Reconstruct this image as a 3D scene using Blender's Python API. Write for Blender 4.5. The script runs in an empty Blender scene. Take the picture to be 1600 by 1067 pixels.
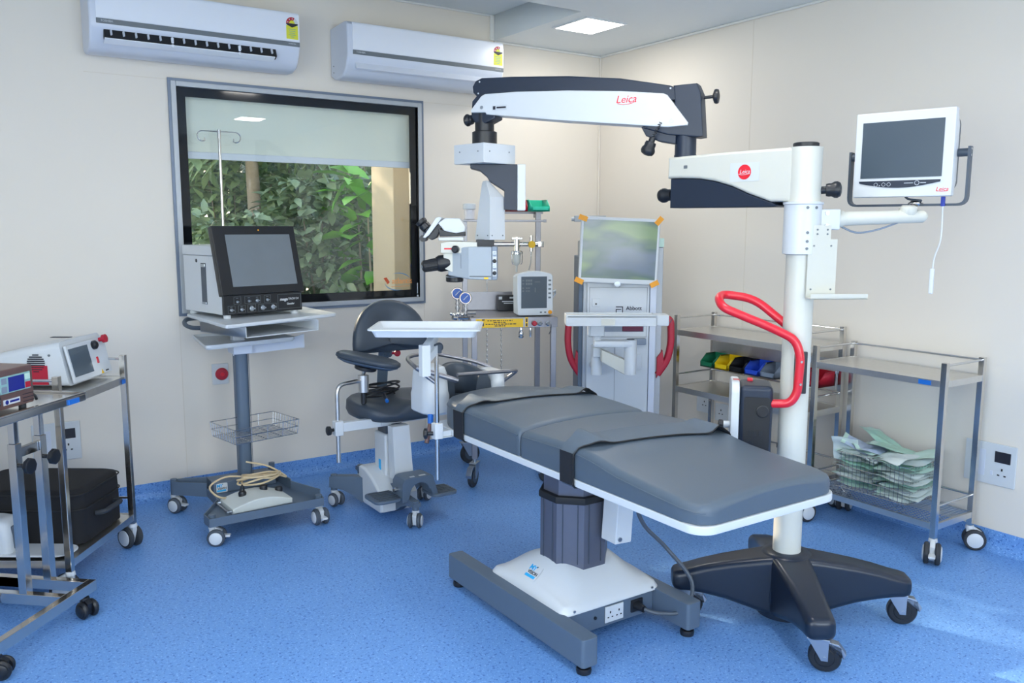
import bpy, bmesh, math, random
from mathutils import Vector, Matrix
random.seed(7)
SC = bpy.context.scene
COL = SC.collection
PI = math.pi
CX, SX = math.cos, math.sin


def Vv(p):
    return Vector((p[0], p[1], p[2]))


def frame(x, y, z=0.0, rz=0.0, rx=0.0, ry=0.0):
    return (Matrix.Translation((x, y, z)) @ Matrix.Rotation(rz, 4, 'Z')
            @ Matrix.Rotation(ry, 4, 'Y') @ Matrix.Rotation(rx, 4, 'X'))


def fillet(pts, rad, n=5, closed=False):
    pts = [Vv(p) for p in pts]
    out = []
    m = len(pts)
    for i, p in enumerate(pts):
        if not closed and i in (0, m - 1):
            out.append(p)
            continue
        a, b = pts[i - 1], pts[(i + 1) % m]
        da, db = a - p, b - p
        r = min(rad, da.length * .48, db.length * .48)
        pa, pb = p + da.normalized() * r, p + db.normalized() * r
        for k in range(n + 1):
            t = k / n
            out.append(pa * (1 - t) ** 2 + p * 2 * t * (1 - t) + pb * t * t)
    return out


def spline(pts, n=6):
    pts = [Vv(p) for p in pts]
    q = [pts[0] * 2 - pts[1]] + pts + [pts[-1] * 2 - pts[-2]]
    out = []
    for i in range(1, len(q) - 2):
        p0, p1, p2, p3 = q[i - 1], q[i], q[i + 1], q[i + 2]
        for k in range(n):
            t = k / n
            out.append(.5 * ((2 * p1) + (p2 - p0) * t + (2 * p0 - 5 * p1 + 4 * p2 - p3) * t * t
                             + (3 * p1 - p0 - 3 * p2 + p3) * t ** 3))
    out.append(pts[-1])
    return out


def rrect(w, d, r, n=5, cx=0.0, cy=0.0):
    """rounded rectangle outline, counter-clockwise"""
    o = []
    r = min(r, w / 2 - 1e-5, d / 2 - 1e-5)
    for sx, sy, a0 in ((1, 1, 0), (-1, 1, PI / 2), (-1, -1, PI), (1, -1, 1.5 * PI)):
        for k in range(n + 1):
            a = a0 + k / n * PI / 2
            o.append((cx + sx * (w / 2 - r) + r * math.cos(a), cy + sy * (d / 2 - r) + r * math.sin(a)))
    return o


class MB:
    """collects shapes (through the matrix M) into one mesh"""

    def __init__(s, M=None):
        s.bm = bmesh.new()
        s.M = M.copy() if M is not None else Matrix()
        s.mi = 0

    def _take(s, tb, rot=None, about=None):
        if rot is not None:
            c = Vv(about) if about is not None else Vector((0, 0, 0))
            tb.transform(Matrix.Translation(c) @ rot.to_4x4() @ Matrix.Translation(-c))
        tb.transform(s.M)
        for f in tb.faces:
            f.material_index = s.mi
        me = bpy.data.meshes.new('tmp')
        tb.to_mesh(me)
        tb.free()
        s.bm.from_mesh(me)
        bpy.data.meshes.remove(me)
        return s

    def box(s, lo, hi, bev=0.0, seg=2, rot=None):
        tb = bmesh.new()
        bmesh.ops.create_cube(tb, size=1)
        c = [(a + b) / 2 for a, b in zip(lo, hi)]
        d = [abs(b - a) for a, b in zip(lo, hi)]
        for v in tb.verts:
            v.co = Vector((c[0] + v.co.x * d[0], c[1] + v.co.y * d[1], c[2] + v.co.z * d[2]))
        if bev > 0:
            bmesh.ops.bevel(tb, geom=tb.edges[:], offset=min(bev, min(d) * .49), segments=seg, affect='EDGES', profile=.5)
        return s._take(tb, rot, c)

    def raw(s, verts, faces):
        tb = bmesh.new()
        vs = [tb.verts.new(Vv(v)) for v in verts]
        for f in faces:
            try:
                tb.faces.new([vs[i] for i in f])
            except ValueError:
                pass
        return s._take(tb)

    def loft(s, loops, caps=True, closed=False):
        n = len(loops[0])
        verts = [p for l in loops for p in l]
        faces = []
        m = len(loops)
        for i in range(m if closed else m - 1):
            a, b = i * n, ((i + 1) % m) * n
            for k in range(n):
                faces.append((a + k, a + (k + 1) % n, b + (k + 1) % n, b + k))
        if caps and not closed:
            faces.append(tuple(reversed(range(n))))
            faces.append(tuple(range((m - 1) * n, m * n)))
        return s.raw(verts, faces)

    def grid(s, rows):
        n = len(rows[0])
        verts = [p for r in rows for p in r]
        faces = []
        for i in range(len(rows) - 1):
            for k in range(n - 1):
                a = i * n + k
                faces.append((a, a + 1, a + n + 1, a + n))
        return s.raw(verts, faces)

    def tube(s, pts, r, closed=False, seg=8, caps=True):
        pts = [Vv(p) for p in pts]
        m = len(pts)
        rr = r if isinstance(r, (list, tuple)) else [r] * m
        tang = []
        for i in range(m):
            a = pts[i - 1] if (i or closed) else pts[i]
            b = pts[(i + 1) % m] if (i < m - 1 or closed) else pts[i]
            t = (b - a)
            tang.append(t.normalized() if t.length > 1e-9 else Vector((0, 0, 1)))
        u = tang[0].orthogonal().normalized()
        loops = []
        for i in range(m):
            t = tang[i]
            u = (u - t * u.dot(t))
            u = u.normalized() if u.length > 1e-6 else t.orthogonal().normalized()
            w = t.cross(u)
            loops.append([pts[i] + (u * math.cos(2 * PI * k / seg) + w * math.sin(2 * PI * k / seg)) * rr[i] for k in range(seg)])
        return s.loft(loops, caps, closed)

    def cyl(s, p0, p1, r, r2=None, seg=20, caps=True):
        return s.tube([p0, p1], [r, r if r2 is None else r2], seg=seg, caps=caps)

    def disc(s, c, axis, r, h, seg=24, bev=0.0):
        """a short cylinder centred at c along axis, its rims rounded by bev"""
        a = Vv(axis).normalized()
        c = Vv(c)
        if bev > 0:
            prof = [(r - bev, -h / 2), (r, -h / 2 + bev), (r, h / 2 - bev), (r - bev, h / 2)]
        else:
            prof = [(r, -h / 2), (r, h / 2)]
        return s.lathe(prof, c, a, seg)

    def lathe(s, prof, o=(0, 0, 0), axis=(0, 0, 1), seg=24, caps=True):
        a = Vv(axis).normalized()
        o = Vv(o)
        u = a.orthogonal().normalized()
        w = a.cross(u)
        loops = [[o + a * z + (u * math.cos(2 * PI * k / seg) + w * math.sin(2 * PI * k / seg)) * max(r, 1e-5)
                  for k in range(seg)] for r, z in prof]
        return s.loft(loops, caps)

    def ball(s, c, r, scale=(1, 1, 1), seg=16):
        tb = bmesh.new()
        bmesh.ops.create_uvsphere(tb, u_segments=seg, v_segments=max(6, seg // 2), radius=1)
        for v in tb.verts:
            v.co = Vector((c[0] + v.co.x * r * scale[0], c[1] + v.co.y * r * scale[1], c[2] + v.co.z * r * scale[2]))
        return s._take(tb)

    def prism(s, poly, plane, a, b, bev=0.0, seg=2):
        """poly in plane 'xy','xz','yz', pushed from a to b along the third axis"""
        def P(u, v, w):
            return {'xy': (u, v, w), 'xz': (u, w, v), 'yz': (w, u, v)}[plane]
        tb = bmesh.new()
        va = [tb.verts.new(P(u, v, a)) for u, v in poly]
        vb = [tb.verts.new(P(u, v, b)) for u, v in poly]
        n = len(poly)
        fa = tb.faces.new(va)
        fb = tb.faces.new(list(reversed(vb)))
        for k in range(n):
            tb.faces.new((va[k], vb[k], vb[(k + 1) % n], va[(k + 1) % n]))
        bmesh.ops.recalc_face_normals(tb, faces=tb.faces[:])
        if bev > 0:
            ed = list({e for f in (fa, fb) for e in f.edges})
            bmesh.ops.bevel(tb, geom=ed, offset=bev, segments=seg, affect='EDGES', profile=.5)
        return s._take(tb)

    def text(s, body, size, M, shear=0.0, depth=.0006, space=1.0, bold=0.0):
        cu = bpy.data.curves.new('lettering', 'FONT')
        cu.body = body
        cu.size = size
        cu.shear = shear
        cu.extrude = depth
        cu.space_character = space
        cu.offset = bold
        cu.align_x = 'CENTER'
        cu.align_y = 'CENTER'
        cu.resolution_u = 3
        ob = bpy.data.objects.new('lettering', cu)
        COL.objects.link(ob)
        dg = bpy.context.evaluated_depsgraph_get()
        dg.update()
        me = bpy.data.meshes.new_from_object(ob.evaluated_get(dg))
        tb = bmesh.new()
        tb.from_mesh(me)
        tb.transform(M)
        s._take(tb)
        bpy.data.objects.remove(ob)
        bpy.data.curves.remove(cu)
        bpy.data.meshes.remove(me)
        return s

    def build(s, name, mat, parent=None, ang=38, label=None):
        bm = s.bm
        bmesh.ops.remove_doubles(bm, verts=bm.verts[:], dist=1e-6)
        bmesh.ops.recalc_face_normals(bm, faces=bm.faces[:])
        la = math.radians(ang)
        for f in bm.faces:
            f.smooth = True
        for e in bm.edges:
            if len(e.link_faces) == 2:
                e.smooth = e.calc_face_angle(0) < la
        off = WLOC.get(parent.name, Vector((0, 0, 0))) if parent else Vector((0, 0, 0))
        if parent:
            bm.transform(Matrix.Translation(-off))
        me = bpy.data.meshes.new(name)
        bm.to_mesh(me)
        bm.free()
        for m in (mat if isinstance(mat, (list, tuple)) else [mat]):
            me.materials.append(m)
        ob = bpy.data.objects.new(name, me)
        COL.objects.link(ob)
        wn = ob.modifiers.new('weighted_normals', 'WEIGHTED_NORMAL')
        wn.keep_sharp = True
        wn.weight = 60
        if parent:
            ob.parent = parent
            WLOC[ob.name] = off
        if label:
            ob['label'] = label
        return ob


WLOC = {}


def thing(name, label, cat, loc=(0, 0, 0), group=None):
    o = bpy.data.objects.new(name, None)
    o.empty_display_size = .1
    o.location = loc
    COL.objects.link(o)
    WLOC[o.name] = Vv(loc)
    o['label'] = label
    o['category'] = cat
    if group:
        o['group'] = group
    return o


def tag(o, label, cat, group=None, kind=None):
    o['label'] = label
    o['category'] = cat
    if group:
        o['group'] = group
    if kind:
        o['kind'] = kind
    return o


def struct(o):
    o['kind'] = 'structure'
    return o


def solo(mb, name, mat, label, cat, loc, group=None, ang=38):
    """a thing that is one mesh, its origin at loc"""
    bm = mb.bm
    bm.transform(Matrix.Translation(-Vv(loc)))
    o = mb.build(name, mat, None, ang)
    o.location = loc
    return tag(o, label, cat, group)


# ---------------------------------------------------------------- materials
def lin(h):
    if isinstance(h, str):
        c = [int(h[i:i + 2], 16) / 255 for i in (0, 2, 4)]
    else:
        c = [x / 255 for x in h]
    return [(x / 12.92 if x <= .04045 else ((x + .055) / 1.055) ** 2.4) for x in c] + [1]


def mat(name, col, rough=.5, metal=0.0, var=.05, scale=30.0, bump=0.0, bscale=200.0, coat=0.0, spec=.5, aniso=0.0, emit=0.0):
    m = bpy.data.materials.new(name)
    m.use_nodes = True
    nt = m.node_tree
    b = nt.nodes['Principled BSDF']
    c = lin(col)
    tc = nt.nodes.new('ShaderNodeTexCoord')
    nz = nt.nodes.new('ShaderNodeTexNoise')
    nz.inputs['Scale'].default_value = scale
    nz.inputs['Detail'].default_value = 3
    nt.links.new(tc.outputs['Object'], nz.inputs['Vector'])
    mx = nt.nodes.new('ShaderNodeMix')
    mx.data_type = 'RGBA'
    mx.inputs[6].default_value = [x * (1 - var) for x in c[:3]] + [1]
    mx.inputs[7].default_value = [min(1, x * (1 + var)) for x in c[:3]] + [1]
    nt.links.new(nz.outputs['Fac'], mx.inputs[0])
    nt.links.new(mx.outputs[2], b.inputs['Base Color'])
    b.inputs['Roughness'].default_value = rough
    b.inputs['Metallic'].default_value = metal
    b.inputs['Specular IOR Level'].default_value = spec
    b.inputs['Coat Weight'].default_value = coat
    b.inputs['Anisotropic'].default_value = aniso
    if bump:
        n2 = nt.nodes.new('ShaderNodeTexNoise')
        n2.inputs['Scale'].default_value = bscale
        nt.links.new(tc.outputs['Object'], n2.inputs['Vector'])
        bp = nt.nodes.new('ShaderNodeBump')
        bp.inputs['Strength'].default_value = bump
        bp.inputs['Distance'].default_value = .002
        nt.links.new(n2.outputs['Fac'], bp.inputs['Height'])
        nt.links.new(bp.outputs['Normal'], b.inputs['Normal'])
    if emit:
        nt.links.new(mx.outputs[2], b.inputs['Emission Color'])
        b.inputs['Emission Strength'].default_value = emit
    return m


def glass_pane(name, tint, refl=1.0, base=.0):
    """clear sheet: see-through with a fresnel mirror on it"""
    m = bpy.data.materials.new(name)
    m.use_nodes = True
    nt = m.node_tree
    nt.nodes.clear()
    out = nt.nodes.new('ShaderNodeOutputMaterial')
    tr = nt.nodes.new('ShaderNodeBsdfTransparent')
    tr.inputs['Color'].default_value = lin(tint)
    gl = nt.nodes.new('ShaderNodeBsdfGlossy')
    gl.inputs['Roughness'].default_value = .01
    fr = nt.nodes.new('ShaderNodeLayerWeight')
    pw = nt.nodes.new('ShaderNodeMath')
    pw.operation = 'POWER'
    pw.inputs[1].default_value = 5
    nt.links.new(fr.outputs['Facing'], pw.inputs[0])
    ma = nt.nodes.new('ShaderNodeMath')
    ma.operation = 'MULTIPLY_ADD'
    ma.inputs[1].default_value = .9 * refl
    ma.inputs[2].default_value = base
    nt.links.new(pw.outputs[0], ma.inputs[0])
    mx = nt.nodes.new('ShaderNodeMixShader')
    nt.links.new(ma.outputs[0], mx.inputs[0])
    nt.links.new(tr.outputs[0], mx.inputs[1])
    nt.links.new(gl.outputs[0], mx.inputs[2])
    nt.links.new(mx.outputs[0], out.inputs['Surface'])
    return m


def vinyl(name):
    """blue safety flooring with fine light and dark flecks"""
    m = mat(name, (108, 156, 217), .42, var=.06, scale=3.0, spec=.35)
    nt = m.node_tree
    b = nt.nodes['Principled BSDF']
    base = b.inputs['Base Color'].links[0].from_socket
    tc = [n for n in nt.nodes if n.type == 'TEX_COORD'][0]
    prev = base
    for sc, lo, hi, col, seed in ((95, .60, .68, (66, 112, 184), 0.0), (120, .60, .70, (140, 184, 234), 7.3), (230, .62, .70, (78, 124, 194), 3.1)):
        mp = nt.nodes.new('ShaderNodeMapping')
        mp.inputs['Location'].default_value = (seed, seed * 2, 0)
        nt.links.new(tc.outputs['Object'], mp.inputs['Vector'])
        nz = nt.nodes.new('ShaderNodeTexNoise')
        nz.inputs['Scale'].default_value = sc
        nz.inputs['Detail'].default_value = 1
        nt.links.new(mp.outputs[0], nz.inputs['Vector'])
        rp = nt.nodes.new('ShaderNodeMapRange')
        rp.inputs[1].default_value = lo
        rp.inputs[2].default_value = hi
        nt.links.new(nz.outputs['Fac'], rp.inputs[0])
        mx = nt.nodes.new('ShaderNodeMix')
        mx.data_type = 'RGBA'
        nt.links.new(rp.outputs[0], mx.inputs[0])
        nt.links.new(prev, mx.inputs[6])
        mx.inputs[7].default_value = lin(col)
        prev = mx.outputs[2]
    nt.links.new(prev, b.inputs['Base Color'])
    nz = nt.nodes.new('ShaderNodeTexNoise')
    nz.inputs['Scale'].default_value = 160
    nt.links.new(tc.outputs['Object'], nz.inputs['Vector'])
    bp = nt.nodes.new('ShaderNodeBump')
    bp.inputs['Strength'].default_value = .12
    bp.inputs['Distance'].default_value = .001
    nt.links.new(nz.outputs['Fac'], bp.inputs['Height'])
    nt.links.new(bp.outputs['Normal'], b.inputs['Normal'])
    return m


M = {}
M['wall'] = mat('wall_cream_panel', (226, 219, 208), .55, var=.015, scale=2, spec=.3)
M['seam'] = mat('wall_joint', (217, 208, 193), .6, var=.02)
M['ceiling'] = mat('ceiling_panel', (222, 228, 230), .6, var=.01, spec=.3)
M['cove'] = mat('coving_white', (226, 226, 222), .45, var=.01)
M['floor'] = vinyl('blue_vinyl')
M['alu'] = mat('satin_aluminium', (176, 181, 186), .45, .3, var=.03)
M['alud'] = mat('grey_frame_paint', (112, 124, 142), .4, .3, var=.03)
M['glassblack'] = mat('black_glass_border', (16, 19, 24), .06, var=.02)
M['white'] = mat('white_plastic', (206, 211, 215), .32, var=.012)
M['acwhite'] = mat('ac_white', (228, 233, 242), .22, var=.01)
M['acpale'] = mat('ac_lower_white', (206, 213, 226), .3, var=.01)
M['stripe'] = mat('grey_stripe', (104, 112, 118), .45)
M['blackmatt'] = mat('black_matt', (22, 24, 28), .6, var=.1)
M['black'] = mat('black_plastic', (26, 29, 35), .38, var=.06)
M['rubber'] = mat('dark_rubber', (48, 52, 58), .7, var=.08)
M['tyre'] = mat('castor_tyre_grey', (70, 78, 88), .6, var=.05)
M['yellow'] = mat('label_yellow', (238, 190, 20), .45, var=.03)
M['lime'] = mat('label_lime', (215, 216, 60), .5, var=.03)
M['green'] = mat('bin_green', (22, 120, 82), .4)
M['mint'] = mat('bin_mint', (44, 208, 172), .4)
M['binyellow'] = mat('bin_yellow', (245, 206, 18), .4)
M['binblack'] = mat('bin_black', (20, 22, 26), .4)
M['binblue'] = mat('bin_blue', (40, 82, 205), .4)
M['bingrey'] = mat('bin_grey', (128, 140, 156), .4)
M['binred'] = mat('bin_red', (190, 24, 46), .4)
M['red'] = mat('red_paint', (214, 34, 52), .3, var=.03, coat=.2)
M['maroon'] = mat('dark_red_plastic', (176, 28, 52), .4, var=.03)
M['steel'] = mat('stainless_steel', (214, 210, 204), .17, 1.0, var=.05, scale=14)
M['steelbr'] = mat('brushed_stainless', (220, 218, 214), .33, 1.0, var=.06, scale=40)
M['steeldark'] = mat('dull_steel', (150, 150, 156), .42, 1.0, var=.06, scale=40)
M['chrome'] = mat('chrome', (214, 214, 214), .09, 1.0, var=.03)
M['chromedark'] = mat('wire_chrome', (186, 188, 190), .25, 1.0, var=.05)
M['slate'] = mat('slate_grey_paint', (88, 104, 122), .45, var=.03)
M['slated'] = mat('dark_slate_plastic', (70, 80, 92), .45, var=.04)
M['pad'] = mat('grey_vinyl_upholstery', (80, 93, 106), .42, var=.04, scale=8, bump=.12, bscale=500, spec=.45)
M['padseat'] = mat('charcoal_vinyl_upholstery', (58, 68, 80), .42, var=.05, scale=8, bump=.12, bscale=500)
M['strap'] = mat('strap_webbing', (84, 97, 110), .6, var=.05, scale=60, bump=.3, bscale=600)
M['velcro'] = mat('black_velcro', (24, 28, 36), .95, var=.2, scale=300)
M['column'] = mat('anodised_grey', (98, 102, 116), .36, .35, var=.04)
M['navy'] = mat('navy_plastic', (28, 40, 58), .38, var=.05)
M['navygloss'] = mat('navy_gloss_paint', (24, 34, 50), .34, var=.05, coat=.12)
M['cream'] = mat('cream_paint', (206, 206, 196), .35, var=.012)
M['creamplate'] = mat('cream_sheet_metal', (196, 196, 186), .45, var=.015)
M['optgrey'] = mat('optics_grey', (160, 170, 180), .38, var=.02)
M['silver'] = mat('cast_silver', (170, 178, 188), .3, .9, var=.04)
M['screen'] = mat('blank_screen', (84, 96, 106), .12, var=.06, scale=6)
M['screend'] = mat('dark_screen', (62, 76, 88), .28, var=.06, scale=6)
M['lcdgrey'] = mat('matt_screen', (108, 116, 122), .45, var=.1, scale=7)
M['bezel'] = mat('black_bezel', (20, 23, 28), .32, var=.05)
M['fabric'] = mat('black_nylon_fabric', (20, 21, 25), .8, var=.15, scale=250, bump=.3, bscale=700)
M['brown'] = mat('brown_hammered_metal', (118, 92, 88), .36, .35, var=.05)
M['teal'] = mat('teal_panel', (140, 180, 178), .4)
M['blue'] = mat('blue_plastic', (30, 110, 200), .35)
M['cyan'] = mat('sticker_cyan', (36, 172, 232), .4)
M['darkblue'] = mat('deep_blue_plastic', (20, 52, 160), .4)
M['lcdblue'] = mat('blue_lcd', (36, 44, 132), .15)
M['ink'] = mat('dark_ink', (28, 30, 44), .5)
M['paleink'] = mat('pale_ink', (196, 202, 208), .5)
M['redink'] = mat('red_ink', (226, 30, 48), .45)
M['orange'] = mat('amber_tape', (240, 160, 24), .45, var=.06)
M['beige'] = mat('beige_cable', (206, 186, 150), .5)
M['pouch'] = mat('sterile_pouch_paper', (214, 226, 224), .5, var=.05, scale=12)
M['film'] = mat('pouch_film_green', (168, 214, 196), .3, var=.08, scale=12)
M['filmpale'] = mat('pouch_film_pale', (196, 226, 214), .3, var=.08, scale=12)
M['filmblue'] = mat('pouch_film_blue', (176, 192, 216), .3, var=.08, scale=12)
M['blindbar'] = mat('blind_bar', (216, 222, 236), .4, var=.01)
M['leafa'] = mat('leaf_mid', (138, 168, 128), .4, var=.35, scale=3)
M['leafb'] = mat('leaf_dark', (122, 148, 122), .35, var=.35, scale=3)
M['leafc'] = mat('leaf_bright', (110, 178, 70), .4, var=.25, scale=3)
M['bark'] = mat('bark', (150, 144, 134), .9, var=.2)
M['soil'] = mat('soil', (96, 92, 74), .9, var=.3, scale=5)
M['render'] = mat('exterior_render', (176, 164, 142), .8, var=.03)
M['pane'] = glass_pane('window_glass', (250, 252, 251), 1.0, .04)
def translucent(name, col, amt):
    m = mat(name, col, .8, var=.01)
    nt = m.node_tree
    out = [n for n in nt.nodes if n.type == 'OUTPUT_MATERIAL'][0]
    b = nt.nodes['Principled BSDF']
    tl = nt.nodes.new('ShaderNodeBsdfTranslucent')
    tl.inputs['Color'].default_value = lin(col)
    mx = nt.nodes.new('ShaderNodeMixShader')
    mx.inputs[0].default_value = amt
    nt.links.new(b.outputs[0], mx.inputs[1])
    nt.links.new(tl.outputs[0], mx.inputs[2])
    nt.links.new(mx.outputs[0], out.inputs['Surface'])
    return m
M['blind'] = translucent('blind_fabric_backlit', (232, 236, 230), .12)
M['lamp'] = mat('lamp_diffuser', (255, 253, 248), .5, var=0, emit=9.0)
# ================================================================ the room
DAY_L, DAY_F = 76, 74
XR, YW, XL, YF, ZC, ZR = 3.85, 4.67, -1.75, -2.4, 2.61, 2.765
T = .16
struct(MB().box((XL - T, YF - T, -.1), (XR + T, YW + T, 0)).build('floor', M['floor']))
# window wall with its opening
WX0, WX1, WZ0, WZ1 = 1.0, 2.458, .977, 2.194
w = MB()
w.box((XL - T, YW, 0), (WX0, YW + T, 2.9)).box((WX1, YW, 0), (XR + T, YW + T, 2.9))
w.box((WX0, YW, 0), (WX1, YW + T, WZ0)).box((WX0, YW, WZ1), (WX1, YW + T, 2.9))
struct(w.build('wall_back', M['wall']))
struct(MB().box((XR, YF - T, 0), (XR + T, YW, 2.9)).build('wall_right', M['wall']))
m = MB()
m.box((XL - T, YF - T, 0), (XL, -1.6, 2.9)).box((XL - T, 1.5, 0), (XL, YW, 2.9)).box((XL - T, -1.6, 0), (XL, 1.5, .85)).box((XL - T, -1.6, 2.3), (XL, 1.5, 2.9))
struct(m.build('wall_left', M['wall']))
m = MB()
m.box((XL, YF - T, 0), (-.9, YF, 2.9)).box((2.4, YF - T, 0), (XR, YF, 2.9)).box((-.9, YF - T, 0), (2.4, YF, .85)).box((-.9, YF - T, 2.3), (2.4, YF, 2.9))
struct(m.build('wall_front', M['wall']))
RX, RY = 2.972, 3.775
c = MB()
c.box((XL, YF, ZC), (XR, RY, 2.9)).box((RX, RY, ZC), (XR, YW, 2.9)).box((XL, RY, ZR), (RX, YW, 2.9))
struct(c.build('ceiling', M['ceiling']))
# coved vinyl skirting
def cove(axis, fixed, a, b, h=.092, r=.045):
    pr = [(0, 0), (0, h), (-.004, h), (-.004, r)]
    for k in range(1, 7):
        t = k / 6 * PI / 2
        pr.append((-.004 - r + r * math.cos(t), r - r * math.sin(t) + .0008))
    pr[-1] = (-.004 - r, 0.0008)
    pr.append((-.004 - r, 0))
    mb = MB()
    if axis == 'x':
        mb.prism([(fixed + u, v) for u, v in pr], 'yz', a, b)
    else:
        mb.prism([(fixed + u, v) for u, v in pr], 'xz', a, b)
    return mb
struct(cove('x', YW, XL, XR - .003).build('baseboard_back', M['floor'], ang=50))
struct(cove('y', XR, YF, YW - .003).build('baseboard_right', M['floor'], ang=50))
# ceiling coving, corner bead and the joints of the wall panels
def trim(n, lo, hi, m, bev=0):
    return struct(MB().box(lo, hi, bev).build('trim_%d' % n, m))
trim(1, (RX, YW - .016, ZC - .014), (XR, YW, ZC), M['cove'], .006)
trim(2, (XR - .016, YF, ZC - .014), (XR, YW - .016, ZC), M['cove'], .006)
trim(3, (XR - .014, YW - .014, .093), (XR, YW, ZC - .014), M['wall'], .006)
trim(4, (RX - .03, YW - .014, ZC), (RX, YW, ZR), M['cove'], .005)
trim(5, (XL, YW - .012, ZR - .012), (RX - .03, YW, ZR), M['cove'], .004)
trim(6, (.613, YW - .0012, 2.188), (WX0 - .002, YW, 2.1915), M['seam'])
trim(7, (WX1 + .002, YW - .0012, 2.192), (3.834, YW, 2.1955), M['seam'])
trim(8, (.996, YW - .0012, .094), (.999, YW, WZ0 - .003), M['seam'])
trim(9, (2.458, YW - .0012, .094), (2.461, YW, WZ0 - .003), M['seam'])
trim(10, (XR - .0012, 3.33, .094), (XR, 3.333, 2.594), M['seam'])

# ---- the window
mw = MB()
def ringbox(mb, x0, x1, z0, z1, t, y0, y1, bev=0):
    mb.box((x0, y0, z0), (x0 + t, y1, z1), bev).box((x1 - t, y0, z0), (x1, y1, z1), bev)
    mb.box((x0 + t, y0, z0), (x1 - t, y1, z0 + t), bev).box((x0 + t, y0, z1 - t), (x1 - t, y1, z1), bev)
ringbox(mw, WX0 - .004, WX1 + .004, WZ0 - .004, WZ1 + .004, .014, YW - .012, YW - .0005)
win = struct(mw.build('window_1', M['alud']))
mw = MB()
ringbox(mw, WX0 + .010, WX1 - .010, WZ0 + .010, WZ1 - .010, .026, YW - .018, YW + .012, .003)
mw.build('inner_frame', M['alu'], win)
mw = MB()
ringbox(mw, WX0 + .036, WX1 - .036, WZ0 + .036, WZ1 - .036, .047, YW + .002, YW + .012)
mw.build('black_border', M['glassblack'], win)
mw = MB()
mw.box((WX0 + .083, YW + .004, WZ0 + .083), (WX1 - .083, YW + .008, WZ1 - .083))
mw.build('pane', M['pane'], win)
mw = MB()
ringbox(mw, WX0, WX1, WZ0, WZ1, .015, YW + .10, YW + T)
mw.build('outer_frame', M['render'], win)
# maker's logo on the pane, bottom corner
Mg = Matrix.Translation((2.31, YW + .0025, 1.115)) @ Matrix.Rotation(PI / 2, 4, 'X')
lg = MB()
lg.text('atlantis', .05, Mg, depth=.0004)
lg.box((2.235, YW + .002, 1.082), (2.36, YW + .0032, 1.084))
lg.build('window_lettering', mat('sticker_orange', (226, 150, 84), .5), win)
lg = MB()
arc = lambda a0, a1, rx, rz, n=14: [(2.28 + rx * math.cos(math.radians(a0 + (a1 - a0) * k / n)), YW + .0022,
                                     1.112 + rz * math.sin(math.radians(a0 + (a1 - a0) * k / n))) for k in range(n + 1)]
for a0, a1 in ((110, 20), (190, 285)):
    p = arc(a0, a1, .088, .052)
    lg.tube(p, [.0006 + .0022 * math.sin(PI * k / 14) for k in range(15)], seg=6)
lg.build('window_logo_swoosh', mat('sticker_blue', (70, 134, 184), .5), win)
lg = MB()
lg.prism([(2.185, 1.135), (2.205, 1.14), (2.225, 1.11), (2.212, 1.098)], 'xz', YW + .0015, YW + .0028)
lg.build('window_logo_sail', mat('sticker_rust', (190, 78, 40), .5), win)
# maker's mark on the black border
lg = MB()
lg.box((2.41, YW + .0005, 1.035), (2.416, YW + .0018, 1.10)).disc((2.414, YW + .001, 1.02), (0, 1, 0), .007, .0015, 12)
lg.build('border_mark', M['paleink'], win)

# ---- unseen windows added behind and beside the camera, with area lamps as daylight fill
def added_window(n, Mx, w, h, watts, tint):
    m = MB(Mx)
    ringbox(m, -w / 2, w / 2, -h / 2, h / 2, .06, -.03, .03, .004)
    m.box((-.025, -.03, -h / 2 + .06), (.025, .03, h / 2 - .06), .004)
    o = struct(m.build('window_%d' % n, M['alu']))
    MB(Mx).box((-w / 2 + .06, -.003, -h / 2 + .06), (w / 2 - .06, .003, h / 2 - .06)).build('pane', M['pane'], o)
    la = bpy.data.lights.new('window_fill_lamp', 'AREA')
    la.shape = 'RECTANGLE'
    la.size, la.size_y = w - .1, h - .1
    la.energy = watts
    la.color = tint
    lo = bpy.data.objects.new('window_fill_lamp', la)
    lo.matrix_world = Mx @ Matrix.Translation((0, .05, 0)) @ Matrix.Rotation(-PI / 2, 4, 'X') @ Matrix.Rotation(PI, 4, 'X')
    COL.objects.link(lo)
added_window(2, frame(XL - .08, -.05, 1.575, -PI / 2), 3.1, 1.45, DAY_L, (.84, .93, 1.0))
added_window(3, frame(.75, YF - .08, 1.575, 0), 3.3, 1.45, DAY_F, (.90, .96, 1.0))

# ---- roller blind inside the window reveal
rb = thing('roller_blind', 'pale grey-green roller blind drawn down over the top of the window', 'blind', (1.73, YW + .06, 2.16))
mb = MB()
mb.box((WX0 + .012, YW + .055, 1.836), (WX1 - .012, YW + .058, 2.165))
mb.build('blind_cloth', M['blind'], rb)
MB().box((WX0 + .012, YW + .05, 1.80), (WX1 - .012, YW + .064, 1.837), .004).build('bottom_bar', M['blindbar'], rb)
MB().cyl((WX0 + .004, YW + .07, 2.167), (WX1 - .004, YW + .07, 2.167), .02).build('roller_tube', M['blindbar'], rb)

# ---- outside: pier, ground, planting
struct(MB().box((2.49, 5.15, -.3), (3.4, 5.5, 3.2), .01).build('pillar', M['render']))
struct(MB().box((-5, YW + T, -.45), (8, 13, -.3)).build('ground', M['soil']))
struct(MB().box((-5, 11.5, -.3), (8, 11.7, 2.9)).build('wall_garden', mat('far_garden_wall', (150, 152, 140), .9, var=.3, scale=1.5)))

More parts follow.
